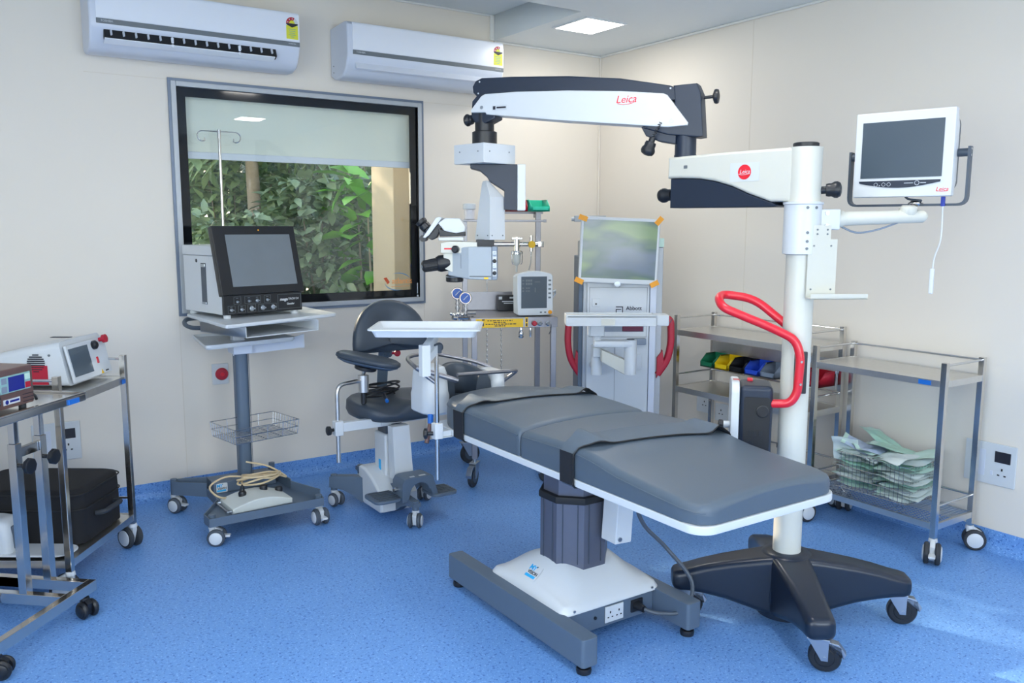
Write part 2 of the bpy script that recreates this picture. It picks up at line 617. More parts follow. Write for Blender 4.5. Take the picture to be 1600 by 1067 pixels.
def leaf(mb, base, d, up, L, W, curl=.25):
    d = d.normalized()
    sd = d.cross(up)
    sd = sd.normalized() if sd.length > 1e-4 else Vector((1, 0, 0))
    nn = sd.cross(d)
    prof = [(0, .03), (.2, .32), (.45, .5), (.72, .36), (1, .0)]
    vs, fs = [], []
    for t, ww in prof:
        c = base + d * (L * t) + nn * (-curl * L * t * t)
        vs += [c - sd * W * ww + nn * W * ww * .25, c, c + sd * W * ww + nn * W * ww * .25]
    for i in range(len(prof) - 1):
        a = i * 3
        fs += [(a, a + 1, a + 4, a + 3), (a + 1, a + 2, a + 5, a + 4)]
    mb.raw(vs, fs)

class Leaves:
    def __init__(s):
        s.v, s.f, s.m = [], [], []
    def raw(s, vs, fs):
        o = len(s.v)
        s.v += [tuple(x) for x in vs]
        s.f += [tuple(i + o for i in f) for f in fs]
    def build(s, name, mt, parent):
        off = WLOC[parent.name]
        me = bpy.data.meshes.new(name)
        me.from_pydata([(a - off.x, b - off.y, c - off.z) for a, b, c in s.v], [], s.f)
        me.materials.append(mt)
        for p in me.polygons:
            p.use_smooth = True
        o = bpy.data.objects.new(name, me)
        COL.objects.link(o)
        o.parent = parent
        return o

def bush(loc, h, r, n, L, W, mt, label, name='garden_shrub'):
    t = thing(name, label, 'shrub', loc, 'planting outside the window')
    g = Leaves()
    for i in range(n):
        a = random.uniform(0, 2 * PI)
        z = random.uniform(.08, 1) ** .8
        rr = r * (1 - .55 * abs(z - .45)) * math.sqrt(random.uniform(.12, 1))
        b = Vector((loc[0] + rr * math.cos(a), loc[1] + rr * math.sin(a) * .7, loc[2] + h * z))
        d = Vector((math.cos(a) + random.gauss(0, .6), math.sin(a) + random.gauss(0, .6), random.gauss(.1, .55)))
        leaf(g, b, d, Vector((random.gauss(0, .3), random.gauss(0, .3), 1)), L * random.uniform(.6, 1.2), W * random.uniform(.6, 1.2))
    g.build('foliage', mt, t)
    s = MB()
    for k in range(5):
        a = k * 1.3
        s.tube(spline([loc, (loc[0] + .1 * math.cos(a), loc[1] + .1 * math.sin(a), loc[2] + h * .4),
                       (loc[0] + .5 * r * math.cos(a), loc[1] + .4 * r * math.sin(a), loc[2] + h * .85)], 4), [.02, .018, .016, .014, .012, .01, .009, .007, .006], seg=6)
    s.build('stem', M['bark'], t)
    return t

def palm(loc, h, n, L, mt, label):
    t = thing('garden_palm', label, 'palm', loc, 'planting outside the window')
    g = Leaves()
    top = Vector((loc[0], loc[1], loc[2] + h))
    for i in range(n):
        a = 2 * PI * i / n + random.uniform(-.2, .2)
        el = random.uniform(.1, 1.2)
        pts = []
        for k in range(12):
            q = k / 11
            pts.append(top + Vector((math.cos(a) * L * q * math.cos(el), math.sin(a) * L * q * math.cos(el), L * q * math.sin(el) - L * .75 * q * q)))
        for k in range(1, 12):
            d = (pts[k] - pts[k - 1]).normalized()
            sd = d.cross(Vector((0, 0, 1))).normalized()
            for sg in (-1, 1):
                leaf(g, pts[k], sd * sg + d * .7 + Vector((0, 0, -.35)), Vector((0, 0, 1)), L * .42 * (1 - .5 * k / 12), .035, .35)
    g.build('frond', mt, t)
    MB().tube([loc, (loc[0] + .03, loc[1], loc[2] + h * .5), top], [.07, .06, .05], seg=10).build('trunk', M['bark'], t)
    return t

bush((1.72, 6.25, -.3), 1.85, .55, 1700, .13, .06, M['leafb'], 'dark small-leaved shrub outside the window, behind the white console')
bush((2.5, 6.45, -.3), 2.1, .6, 2300, .14, .07, M['leafb'], 'dense dark broad-leaved shrub outside in the lower middle of the window')
bush((3.3, 7.1, -.3), 3.0, .75, 2300, .14, .065, M['leafa'], 'tall mid-green shrub outside against the cream pier')
bush((2.15, 7.7, -.3), 2.5, .7, 2000, .15, .06, M['leafa'], 'mid-green shrub outside between the two palms and the dark shrubs')
bush((3.15, 8.6, -.3), 3.6, 1.1, 2600, .18, .08, M['leafb'], 'tall dark shrub at the back of the planting, behind the bright paddle leaves')
bush((4.35, 9.6, -.3), 4.2, 1.3, 2200, .2, .09, M['leafa'], 'high green shrub by the far garden wall, beside the cream pier')
bush((2.35, 9.3, -.3), 3.4, .95, 2200, .2, .08, M['leafb'], 'high dark shrub by the far garden wall, behind the drip pole')
bush((2.78, 6.05, -.3), 2.15, .3, 130, .34, .17, M['leafc'], 'bright green plant with large paddle leaves outside near the pier', 'banana_plant')
bush((1.72, 8.3, -.3), 3.3, .62, 1500, .18, .08, M['leafb'], 'tall dark shrub outside at the edge of the window, behind the palm')
bush((1.05, 7.3, 1.2), 2.5, 1.0, 800, .22, .09, M['leafa'], 'spreading tree crown added at the edge of the window to dapple the sun', 'sun_dapple_tree')  # crown added in the sun's path to break the beam into dapples
palm((2.1, 6.95, -.3), 2.35, 13, 1.15, M['leafa'], 'palm with drooping fronds outside just under the blind, beside the drip pole')
palm((3.0, 7.75, -.3), 2.75, 13, 1.3, M['leafb'], 'darker palm outside with fronds hanging below the middle of the blind')

# ---- ceiling lights
def ceiling_light(x, y, label, sx=.276, sy=.30):
    t = thing('ceiling_light', label, 'ceiling light', (x, y, ZC), 'square ceiling lights')
    m = MB()
    x0, x1, y0, y1 = x - sx / 2 - .012, x + sx / 2 + .012, y - sy / 2 - .012, y + sy / 2 + .012
    f = .012
    m.box((x0, y0, ZC - .008), (x0 + f, y1, ZC - .0003)).box((x1 - f, y0, ZC - .008), (x1, y1, ZC - .0003))
    m.box((x0 + f, y0, ZC - .008), (x1 - f, y0 + f, ZC - .0003)).box((x0 + f, y1 - f, ZC - .008), (x1 - f, y1, ZC - .0003))
    m.build('rim', M['white'], t)
    MB().box((x0 + f, y0 + f, ZC - .006), (x1 - f, y1 - f, ZC - .0003)).build('diffuser', M['lamp'], t)
    la = bpy.data.lights.new('panel_lamp', 'AREA')
    la.shape = 'RECTANGLE'
    la.size, la.size_y = sx - .01, sy - .01
    la.energy = LAMP_W
    la.color = LAMP_C
    lo = bpy.data.objects.new('panel_lamp', la)
    lo.location = (0, 0, -.012)
    lo.parent = t
    COL.objects.link(lo)
    return t
LAMP_W, LAMP_C = 7.5, (1.0, .96, .90)
ceiling_light(3.21, 4.0, 'lit square ceiling light near the corner of the room')
for i, (x, y) in enumerate(((2.85, -.08), (2.2, 1.9), (1.1, 1.9), (1.1, -.1), (-.7, 1.9), (-.7, -.1))):
    ceiling_light(x, y, 'lit square ceiling light out of view over the room')
# ================================================================ shared pieces
def castor(t, Mx, top, R=.05, hub='white', tyre='tyre', fork='white', twin=True, brake=True, label=None, W=.022):
    """swivel castor under the point Mx; its wheels roll along local x, trailing a little"""
    tr = -.45 * R
    m = MB(Mx)
    m.cyl((0, 0, 2 * R - .012), (0, 0, top), .011, seg=12)
    if twin:
        pts = [(tr - .35 * R, R * .45), (tr + .3 * R, R * .45), (.014, 1.7 * R), (.014, 2.18 * R), (-.016, 2.18 * R), (tr - .62 * R, 1.75 * R)]
        m.prism(pts, 'xz', -.011, .011, .004)
        m.cyl((0, 0, 2.0 * R), (0, 0, 2.3 * R), .019, .017, seg=16)
    else:
        for sg in (-1, 1):
            m.prism([(tr - .2 * R, R * .8), (tr + .2 * R, R * .8), (.03, 2.12 * R), (-.035, 2.12 * R)], 'xz', sg * (W / 2 + .004), sg * (W / 2 + .0075), .0012)
        m.box((-.038, -W / 2 - .009, 2.1 * R), (.034, W / 2 + .009, 2.1 * R + .007), .002)
        m.cyl((tr, -W / 2 - .01, R), (tr, W / 2 + .01, R), .006, seg=10)
    c = m.build('castor', M[fork], t, label=label)
    ys = (-.0115 - W / 2, .0115 + W / 2) if twin else (0,)
    for y in ys:
        w = MB(Mx)
        w.disc((tr, y, R), (0, 1, 0), R, W, 28, .006)
        w.build('wheel', M[tyre], c)
        h = MB(Mx)
        if twin:
            o = y + math.copysign(W / 2, y)
            h.lathe([(R * .72, -.001), (R * .72, .002), (R * .62, .005), (R * .2, .007)], (tr, o, R), (0, math.copysign(1, y), 0), 24)
        else:
            h.disc((tr, 0, R), (0, 1, 0), R * .62, W + .005, 24, .003).disc((tr, 0, R), (0, 1, 0), R * .2, W + .012, 14, .002)
        h.build('wheel_hub', M[hub], c)
    if brake:
        b = MB(Mx)
        if twin:
            b.box((tr - 1.5 * R, -.014, R * .95), (tr - .4 * R, .014, R * 1.05 + .006), .003)
        else:
            b.prism([(tr - 1.25 * R, 1.35 * R), (tr - 1.12 * R, 1.05 * R), (tr - 1.0 * R, 1.1 * R), (tr - .9 * R, 1.75 * R), (.0, 2.05 * R), (-.02, 2.1 * R), (tr - .8 * R, 1.95 * R)], 'xz', -.016, .016, .002)
        b.build('brake_lever', M['white'] if twin else M['silver'], c)
    return c


def trolley(t, Mx, L, W, H, foot, shelves, rails, R=.05, tyre='rubber', rots=(0, 0, 0, 0), p=.025, mesh_low=False):
    """steel trolley on four square posts: local x in 0..L, y in 0..W"""
    for (x, y) in ((0, 0), (L - p, 0), (0, W - p), (L - p, W - p)):
        MB(Mx).box((x, y, foot), (x + p, y + p, H), .002).build('post', M['steel'], t)
    for z, h, kind in shelves:
        m = MB(Mx)
        e = .002
        if kind == 'mesh':
            n = 34
            for i in range(n + 1):
                y = .02 + (W - .04) * i / n
                m.box((.02, y - .0012, z - .004), (L - .02, y + .0012, z - .0015))
            for i in range(int(n * L / W) + 1):
                x = .02 + (L - .04) * i / int(n * L / W)
                m.box((x - .0012, .02, z - .0055), (x + .0012, W - .02, z - .003))
        else:
            m.box((p * .3, p * .3, z - .003), (L - p * .3, W - p * .3, z))
        m.box((p, e, z - h), (L - p, e + .012, z + .002), .001).box((p, W - e - .012, z - h), (L - p, W - e, z + .002), .001)
        m.box((e, p, z - h), (e + .012, W - p, z + .002), .001).box((L - e - .012, p, z - h), (L - e, W - p, z + .002), .001)
        m.build('shelf', M['steelbr'] if kind != 'mirror' else M['steel'], t)
    c = p / 2
    for z, side in rails:
        a, b = {'x0': ((c, c), (c, W - c)), 'x1': ((L - c, c), (L - c, W - c)), 'y0': ((c, c), (L - c, c)), 'y1': ((c, W - c), (L - c, W - c))}[side]
        MB(Mx).cyl((a[0], a[1], z), (b[0], b[1], z), .0055, seg=10).build('guard_rail', M['chrome'], t)
    for k, (x, y) in enumerate(((c, c), (L - c, c), (c, W - c), (L - c, W - c))):
        castor(t, Mx @ frame(x, y, 0, rots[k]), foot + .002, R, tyre=tyre, brake=(k % 2 == 0))


def storage_bin(Mx, w, d, h, mt, label, group):
    """open-fronted parts bin, mouth towards local -y, hung by its back at y=0"""
    m = MB(Mx)
    e = .003
    side = [(0, h), (0, 0), (-d, 0), (-d, h * .42), (-d * .62, h), ]
    for x in (-w / 2, w / 2 - e):
        m.prism([(y, z) for y, z in side], 'yz', x, x + e)
    m.box((-w / 2, -d, 0), (w / 2, 0, e)).box((-w / 2, -e, 0), (w / 2, 0, h)).box((-w / 2, -d, 0), (w / 2, -d + e, h * .42))
    m.box((-w / 2 - .003, -d * .62, h - .004), (-w / 2 + e, 0, h)).box((w / 2 - e, -d * .62, h - .004), (w / 2 + .003, 0, h))
    m.box((-w / 2 + .01, -d - .003, h * .12), (w / 2 - .01, -d, h * .36), .001)
    p = (Mx @ Vector((0, -d / 2, 0)))
    return solo(m, 'storage_bin', mt, label, 'storage bin', p, group)


def socket_holes(m, x, z, s=1.0, axis='xz', y=0.0, dy=.0012):
    """three pin holes as thin dark insets, local xz plane"""
    for (a, b, w, h) in ((0, .013, .0028, .0045), (-.011, -.008, .004, .0025), (.011, -.008, .004, .0025)):
        m.box((x + (a - w) * s, y - dy, z + (b - h) * s), (x + (a + w) * s, y, z + (b + h) * s))


def knob_ball(m, p0, p1, r):
    """ball-ended lock lever from p0 out to p1"""
    a = (Vv(p1) - Vv(p0))
    n = a.normalized()
    L = a.length
    m.lathe([(r * .45, 0), (r * .45, L * .28), (r * .72, L * .3), (r * .8, L * .45), (r * .78, L * .6), (r * .98, L * .78), (r, L * .95), (r * .8, L * 1.12), (r * .35, L * 1.2)], p0, n, 20)
# ================================================================ air conditioners
def air_conditioner(x0, x1, label, opened):
    t = thing('air_conditioner', label, 'air conditioner', ((x0 + x1) / 2, YW, 2.26), 'wall air conditioners')
    pr = [(4.668, 2.545), (4.47, 2.552), (4.438, 2.546), (4.424, 2.53), (4.42, 2.40), (4.42, 2.372), (4.428, 2.35), (4.45, 2.305), (4.485, 2.272), (4.54, 2.258), (4.62, 2.262), (4.668, 2.285)]
    MB().prism(pr, 'yz', x0, x1, .012, 3).build('case', M['acpale'], t)
    f = MB()
    f.prism([(4.4185, 2.40), (4.4185, 2.528), (4.428, 2.543), (4.434, 2.543), (4.434, 2.40)], 'yz', x0 + .03, x1 - .004, .002)
    f.build('front_panel', M['acwhite'], t)
    s = MB().box((x0 + .03, 4.4165, 2.374), (x1 - .004, 4.43, 2.397), .002)
    st = s.build('trim_strip', M['stripe'], t)
    mm = Matrix.Translation((x0 + .075, 4.4155, 2.386)) @ Matrix.Rotation(PI / 2, 4, 'X')
    l = MB().text('TOSHIBA', .013, mm, depth=.0003)
    l.build('strip_lettering', M['paleink'], st)
    l = MB()
    l.text('INVERTER', .009, Matrix.Translation((x1 - .045, 4.4155, 2.386)) @ Matrix.Rotation(PI / 2, 4, 'X'), depth=.0003)
    l.build('strip_lettering', M['paleink'], st)
    rot = Matrix.Rotation(math.radians(-27), 3, 'X')
    c = ((x0 + x1) / 2 - .05, 4.44, 2.326)
    if opened:
        d = MB()
        d.box((x0 + .06, 4.415, 2.304), (x1 - .13, 4.447, 2.347), .003, rot=rot)
        o = d.build('air_outlet', M['blackmatt'], t)
        n = 15
        for k in range(n):
            x = x0 + .085 + (x1 - x0 - .245) * k / (n - 1)
            fl = MB()
            fl.box((x - .002, 4.407, 2.318), (x + .002, 4.44, 2.345), rot=Matrix.Rotation(math.radians(-27), 3, 'X') @ Matrix.Rotation(.5, 3, 'Z'))
            fl.build('guide_fin', M['acpale'], o)
        g = MB().box((x0 + .06, 4.405, 2.297), (x1 - .14, 4.452, 2.303), .002, rot=Matrix.Rotation(math.radians(-20), 3, 'X'))
        for k in (.36, .68):
            x = x0 + (x1 - x0) * k
            g.box((x - .006, 4.409, 2.30), (x + .006, 4.425, 2.345), .002)
        g.build('louvre_flap', M['acwhite'], t)
    else:
        g = MB().box((x0 + .05, 4.432, 2.297), (x1 - .05, 4.447, 2.352), .003, rot=rot)
        g.build('louvre_flap', M['acpale'], t)
        g = MB()
        for z in (2.30, 2.335):
            g.disc((x0 - .0005, 4.62, z), (1, 0, 0), .004, .002, 10)
        g.build('side_screw', M['stripe'], t)
    lx0, lx1 = x1 - .074, x1 - .012
    y = 4.4178
    lb = MB().box((lx0, y, 2.410), (lx1, y + .001, 2.478))
    lb.mi = 1
    lb.prism([(lx0, 2.488), (lx0, 2.482), ((lx0 + lx1) / 2, 2.468), (lx1, 2.482), (lx1, 2.488)], 'xz', y - .0003, y + .0006)
    e = lb.build('energy_label', [M['lime'], M['ink']], t, label='yellow energy label')
    cx = (lx0 + lx1) / 2
    fan = lambda r, a0, a1: [(cx, 2.4885)] + [(cx + r * math.cos(math.radians(a0 + (a1 - a0) * k / 12)), 2.4885 + r * math.sin(math.radians(a0 + (a1 - a0) * k / 12))) for k in range(13)]
    MB().prism(fan(.031, 62, 180), 'xz', y - .0002, y + .0008).build('label_dial', M['maroon'], e)
    MB().prism(fan(.031, 0, 62), 'xz', y - .0002, y + .0008).build('label_dial_pale', M['white'], e)
    MB().prism(fan(.015, 0, 180), 'xz', y - .0006, y + .0005).build('label_sun', M['lime'], e)
    st = MB()
    for a in (165, 125, 85):
        px, pz = cx + .023 * math.cos(math.radians(a)), 2.4885 + .023 * math.sin(math.radians(a))
        q = []
        for k in range(10):
            r = .0045 if k % 2 == 0 else .002
            q.append((px + r * math.sin(k * PI / 5), pz + r * math.cos(k * PI / 5)))
        st.prism(q, 'xz', y - .0008, y - .0002)
    st.build('label_star', M['white'], e)
    tx = MB()
    for k, w in enumerate((.040, .034, .030, .036, .018)):
        tx.box((cx - w / 2, y - .0005, 2.457 - .0095 * k), (cx + w / 2, y + .0004, 2.461 - .0095 * k))
    tx.build('label_print', M['leafa'], e)
    return t
air_conditioner(.617, 1.617, 'white split air conditioner with its outlet flap open, above the window', True)
air_conditioner(1.88, 2.889, 'white split air conditioner with its outlet flap shut, beside the ceiling light', False)

# ================================================================ sockets and the call button
def wall_socket(Mx, w, h, label, gangs, name='wall_socket', cat='socket', group='wall sockets'):
    """plate in the local xz plane, facing local -y"""
    t = thing(name, label, cat, Mx.translation, group)
    MB(Mx).box((-w / 2, -.011, -h / 2), (w / 2, -.0005, h / 2), .004).build('plate', M['white'], t)
    for gx in gangs:
        kind, x = gx
        if kind == 'd':
            m = MB(Mx).box((x - .034, -.0135, .012), (x + .034, -.010, .062), .001)
            m.build('switch_window', M['ink'], t)
            m = MB(Mx)
            socket_holes(m, x + .0, -.035, 1.25, y=-.0108)
            m.build('pin_hole', M['blackmatt'], t)
            MB(Mx).box((x - .05, -.0125, -.05), (x - .038, -.0105, -.03), .001).build('rocker', M['acpale'], t)
        elif kind == 's':
            m = MB(Mx)
            socket_holes(m, x, 0, 1.1, y=-.0108)
            m.build('pin_hole', M['blackmatt'], t)
        elif kind == 'b':
            MB(Mx).box((x - .03, -.0125, -.06), (x + .03, -.0105, .06), .002).build('blank_cover', M['acpale'], t)
    return t
FB = frame(.385, YW, .378)
wall_socket(FB, .215, .195, 'white socket plate with dark display low on the window wall behind the cluttered trolley', (('d', .05), ('b', -.055)))
FR = frame(XR, 1.868, .395, -PI / 2)
wall_socket(FR, .225, .19, 'white socket plate with dark display on the wall past the basket trolley', (('d', .055), ('b', -.05)))
wall_socket(frame(XR, 3.612, .36, -PI / 2), .1, .11, 'white socket low on the wall under the bin trolley, closer to the room corner', (('s', .015),), group='small sockets under the bin trolley')
wall_socket(frame(XR, 3.46, .33, -PI / 2), .1, .11, 'white three-pin socket low under the bin trolley, farther from the room corner', (('s', 0),), group='small sockets under the bin trolley')
t = thing('emergency_switch', 'red round push button on a white wall plate beside the console cart post', 'switch', (1.194, YW, .645))
MB().box((1.15, YW - .012, .588), (1.238, YW - .0005, .703), .004).build('plate', M['white'], t)
MB().lathe([(.034, 0), (.034, .008), (.028, .016), (.012, .018)], (1.2, YW - .012, .645), (0, -1, 0), 28).build('push_button', M['maroon'], t, label='red button')
MB().disc((1.2, YW - .031, .645), (0, 1, 0), .011, .004, 20, .001).build('button_cap', M['red'], t)
# ================================================================ basket trolley
RT = thing('instrument_trolley', 'stainless two-shelf trolley with a wire basket of pouches on its lower shelf', 'trolley', (3.63, 2.22, 0))
trolley(RT, frame(3.465, 1.89), .325, .665, .88, .108, ((.80, .026, 'plain'), (.172, .026, 'mesh')),
        ((.868, 'x1'), (.868, 'y0'), (.868, 'y1'), (.25, 'x1'), (.25, 'y0'), (.25, 'y1')), R=.047, rots=(.5, 2.2, -.3, .4), tyre='rubber')
MB().box((3.4635, 1.955, .7775), (3.4662, 2.01, .797)).build('maker_plate', M['blue'], RT, label='small blue maker label')

# ---- bins trolley along the same wall
BT = thing('bin_trolley', 'stainless trolley with three shelves and a row of coloured bins at its back', 'trolley', (3.63, 3.05, 0))
trolley(BT, frame(3.465, 2.60), .33, .90, .945, .108, ((.86, .03, 'plain'), (.53, .03, 'plain'), (.17, .03, 'plain')),
        ((.93, 'x1'), (.93, 'y0'), (.93, 'y1'), (.60, 'x1'), (.60, 'y0'), (.60, 'y1'), (.25, 'x1')), R=.047, rots=(.3, 1.2, 2.3, .4))
MB().box((3.762, 2.626, .615), (3.768, 3.475, .775), .001).build('back_panel', M['steelbr'], BT)
MB().box((3.756, 2.626, .70), (3.7618, 3.475, .712), .001).build('hanging_strip', M['steel'], BT)
bins = ((3.395, 'green', 'dark green open-fronted bin, nearest the tower in the row on the trolley'),
        (3.285, 'binyellow', 'yellow open-fronted bin between the dark green and black bins'),
        (3.175, 'binblack', 'black open-fronted bin between the yellow and blue bins'),
        (3.065, 'binblue', 'blue open-fronted bin beside the black one on the trolley'),
        (2.955, 'bingrey', 'grey open-fronted bin next to the blue one, partly behind the cream pole'),
        (2.775, 'binred', 'red open-fronted bin just past the cream pole'),
        (2.675, 'binred', 'red open-fronted bin at the end of the row, by the basket trolley'))
for y, c, lb in bins:
    storage_bin(frame(3.7545, y, .638, -PI / 2), .096, .125, .075, M[c], lb, 'bins on the trolley back panel')

# ================================================================ wire basket with sterile pouches
bx0, bx1, by0, by1, bz0, bz1 = 3.52, 3.765, 2.06, 2.425, .203, .375
t = thing('wire_basket', 'chrome wire basket full of sterile pouches on the lower trolley shelf', 'basket', (3.64, 2.24, .172))
m = MB()
for z in (bz0, bz0 + .055, bz0 + .105, bz1):
    m.tube([(bx0, by0, z), (bx1, by0, z), (bx1, by1, z), (bx0, by1, z)], .0021, True, 6)
m.build('hoop_wire', M['chromedark'], t)
m = MB()
n = 17
for i in range(1, n):
    y = by0 + (by1 - by0) * i / n
    m.tube([(bx0, y, bz1), (bx0, y, bz0), (bx1, y, bz0), (bx1, y, bz1)], .0013, seg=5)
n = 11
for i in range(1, n):
    x = bx0 + (bx1 - bx0) * i / n
    m.tube([(x, by0, bz1), (x, by0, bz0), (x, by1, bz0), (x, by1, bz1)], .0013, seg=5)
m.build('mesh_wire', M['chromedark'], t)
m = MB()
for y in (by0 + .03, by1 - .03):
    m.tube([(bx0 + .002, y - .025, .1745), (bx0 + .002, y, bz0 - .003), (bx0 + .002, y + .025, .1745)], .002, seg=6)
    m.tube([(bx1 - .002, y - .025, .1745), (bx1 - .002, y, bz0 - .003), (bx1 - .002, y + .025, .1745)], .002, seg=6)
m.build('wire_foot', M['chrome'], t)

def pouch(Mx, w, h, label, film, sag=.01, seal=True):
    """soft peel pouch lying in the local xy plane"""
    t = thing('sterile_pouch', label, 'sterile pouch', Mx.translation, 'sterile pouches in the wire basket')
    rows_a, rows_b = [], []
    ph = random.uniform(0, 6)
    for i in range(9):
        ra, rb = [], []
        for k in range(7):
            x, y = w * (k / 6 - .5), h * (i / 8 - .5)
            e = min(1, 4 * min(k / 6, 1 - k / 6)) * min(1, 4 * min(i / 8, 1 - i / 8))
            z = sag * math.sin(3 * x / w + ph) * math.cos(2.4 * y / h + ph * 1.7) + .004 * math.sin(9 * x / w + 7 * y / h + ph)
            ra.append((x, y, z + .001 + .006 * e))
            rb.append((x, y, z - .001))
        rows_a.append(ra)
        rows_b.append(rb)
    a = MB(Mx)
    a.grid(rows_a)
    a.build('film_face', M[film], t)
    b = MB(Mx)
    b.grid(rows_b)
    b.build('paper_back', M['pouch'], t)
    if seal:
        s = MB(Mx)
        s.grid([[(p[0], p[1], p[2] + .0008) for p in rows_a[i]] for i in (7, 8)])
        s.build('seal_band', M['filmpale'] if film != 'filmpale' else M['pouch'], t)
    return t
random.seed(21)
films = ('pouch', 'filmpale', 'pouch', 'film', 'pouch')
n = 0
for k in range(22):
    z = bz0 + .012 + k * .0083
    pouch(frame(3.642 + random.uniform(-.012, .012), 2.14 + (k % 2) * .2 + random.uniform(-.015, .015), z, random.uniform(-.12, .12), random.uniform(-.05, .05), random.uniform(-.05, .05)),
          .222, .165 + .02 * (k % 3), 'sterile pouch packed flat among the others inside the wire basket', films[k % 5], .004)
for args in ((frame(3.66, 2.21, .412, .25, .12, .10), .17, .22, 'pale green pouch lying across the top of the basket heap', 'film'),
             (frame(3.575, 2.16, .395, -.35, -.10, -.38), .12, .19, 'white paper pouch folded over the front rim of the basket', 'pouch'),
             (frame(3.70, 2.10, .40, .5, -.25, .08), .14, .17, 'crumpled clear pouch on the heap near the trolley post', 'filmpale'),
             (frame(3.72, 2.31, .425, -.3, .3, .1), .13, .24, 'long green pouch tilted up at the back of the heap', 'film'),
             (frame(3.59, 2.36, .405, .4, .45, -.25), .12, .16, 'bluish clear pouch standing up at the far end of the basket', 'filmblue'),
             (frame(3.55, 2.40, .385, .1, -.15, 1.25), .12, .13, 'white pouch wedged upright against the far end wires', 'pouch'),
             (frame(3.60, 2.29, .40, .9, .2, -.3), .10, .18, 'small pale pouch sloping towards the room on the heap', 'filmblue')):
    pouch(*args)

# ================================================================ cluttered trolley
LTM2 = Matrix.Translation((.310, 3.535, 0)) @ Matrix.Rotation(math.atan2(.827, .563) - PI / 2, 4, 'Z') @ Matrix.Translation((-.74, 0, 0))
LT = thing('device_trolley', 'stainless trolley carrying a white laser unit, with a black case on its lower shelf', 'trolley', LTM2 @ Vector((.37, .28, 0)))
trolley(LT, LTM2, .74, .56, .885, .108, ((.79, .03, 'plain'), (.158, .028, 'plain')), ((.868, 'y1'), (.868, 'x0'), (.868, 'y0'), (.235, 'y1'), (.235, 'x0')), R=.05, rots=(.3, .2, 1.2, -.5))
MB(LTM2).box((.741, .50, .762), (.7425, .53, .782)).build('maker_plate', M['blue'], LT, label='small blue maker label')

# ---- laser unit: local x away from the frame's left, front face at +x
LM = LTM2 @ frame(.655, .30, .79)
t = thing('laser_unit', 'white medical laser unit with a grey touch screen, on the cluttered steel trolley', 'medical device', LM.translation)
W2 = .165
secs = []
for x, zt, ww in ((-.50, .085, .13), (-.40, .105, .145), (-.30, .13, .155), (-.20, .152, .162), (-.10, .168, .165), (-.055, .178, .165), (-.035, .182, .165)):
    secs.append([(x, y + .10, z + .012) for y, z in rrect(2 * ww, zt, .025, 5, 0, zt / 2)])
m = MB(LM)
secs.append([(-.03 + (.035 if p[2] < .05 else .035 * (1 - (p[2] - .05) / .16)) - .01, p[1], p[2]) for p in secs[-1]])
m.loft(secs)
m.build('housing', M['white'], t, ang=50)
LF = LM @ frame(.001, .10, .10, 0, 0, -.215)
m = MB(LF).box((-.008, -.155, -.078), (.003, .155, .078), .003)
m.build('front_panel', M['white'], t)
m = MB(LF).box((.002, -.145, -.055), (.005, .005, .062), .001)
m.build('touch_screen', M['screen'], t)
MB(LF).lathe([(.019, 0), (.019, .012), (.012, .018)], (.003, .055, .052), (1, 0, 0), 16).build('key_switch', M['black'], t)
MB(LF).lathe([(.009, 0), (.009, .018), (.018, .02), (.018, .034), (.012, .036)], (.0, .115, .068), (1, 0, 0), 18).build('emergency_stop', M['maroon'], t, label='red emergency stop')
MB(LF).box((.002, .05, -.028), (.005, .066, .0), .002).build('indicator', M['red'], t, label='red indicator')
MB(LF).prism([(.062, -.075), (.082, -.075), (.072, -.057)], 'yz', .0028, .0042).build('warning_triangle', M['yellow'], t, label='yellow warning triangle')
MB(LF).box((.0028, .1, -.07), (.0042, .125, -.064)).build('front_print', M['ink'], t)
# side facing the room: round louvres, red patch, screws
ys = .10 - W2 - .0035
m = MB(LM)
for k in range(9):
    zz = .108 + (k - 4) * .0085
    hw = math.sqrt(max(.0001, .036 ** 2 - ((k - 4) * .0085) ** 2))
    m.box((-.13 - hw, ys, zz - .0022), (-.13 + hw, ys + .006, zz + .0022))
m.build('vent_slot', M['ink'], t)
MB(LM).box((-.16, ys + .0008, .02), (-.085, ys + .006, .098)).build('side_label', M['maroon'], t, label='red side label')
m = MB(LM)
for x, z in ((-.075, .14), (-.07, .04)):
    m.disc((x, ys + .003, z), (0, 1, 0), .005, .005, 10)
m.build('screw', M['stripe'], t)
MB(LM).box((-.12, .03, .199), (-.04, .055, .2015)).build('top_print', M['ink'], t)
for x in (-.44, -.07):
    for y in (-.01, .2):
        MB(LM).cyl((x, y, .0005), (x, y, .016), .014, seg=14).build('foot', M['rubber'], t)

# ---- black case on the lower shelf
CM = LTM2 @ frame(.45, .33, .159)
t = thing('black_case', 'black fabric carry case with a side handle on the lower shelf of the cluttered trolley', 'case', CM.translation)
m = MB(CM)
m.loft([[(x, y, z) for x, y in rrect(.52 - i, .36 - i, .05, 5)] for z, i in ((.001, .02), (.01, 0), (.12, 0), (.205, .004), (.222, .012), (.23, .05))])
m.build('case_body', M['fabric'], t, ang=60)
m = MB(CM)
for z in (.15, .212):
    m.tube([(x, y, z) for x, y in rrect(.527, .367, .052, 5)], .0032, True, 6)
m.build('piping', M['blackmatt'], t)
m = MB(CM)
m.tube(fillet([(.262, -.07, .105), (.30, -.06, .11), (.30, .08, .11), (.262, .09, .105)], .03, 4), .011, seg=8)
m.build('handle', M['rubber'], t)
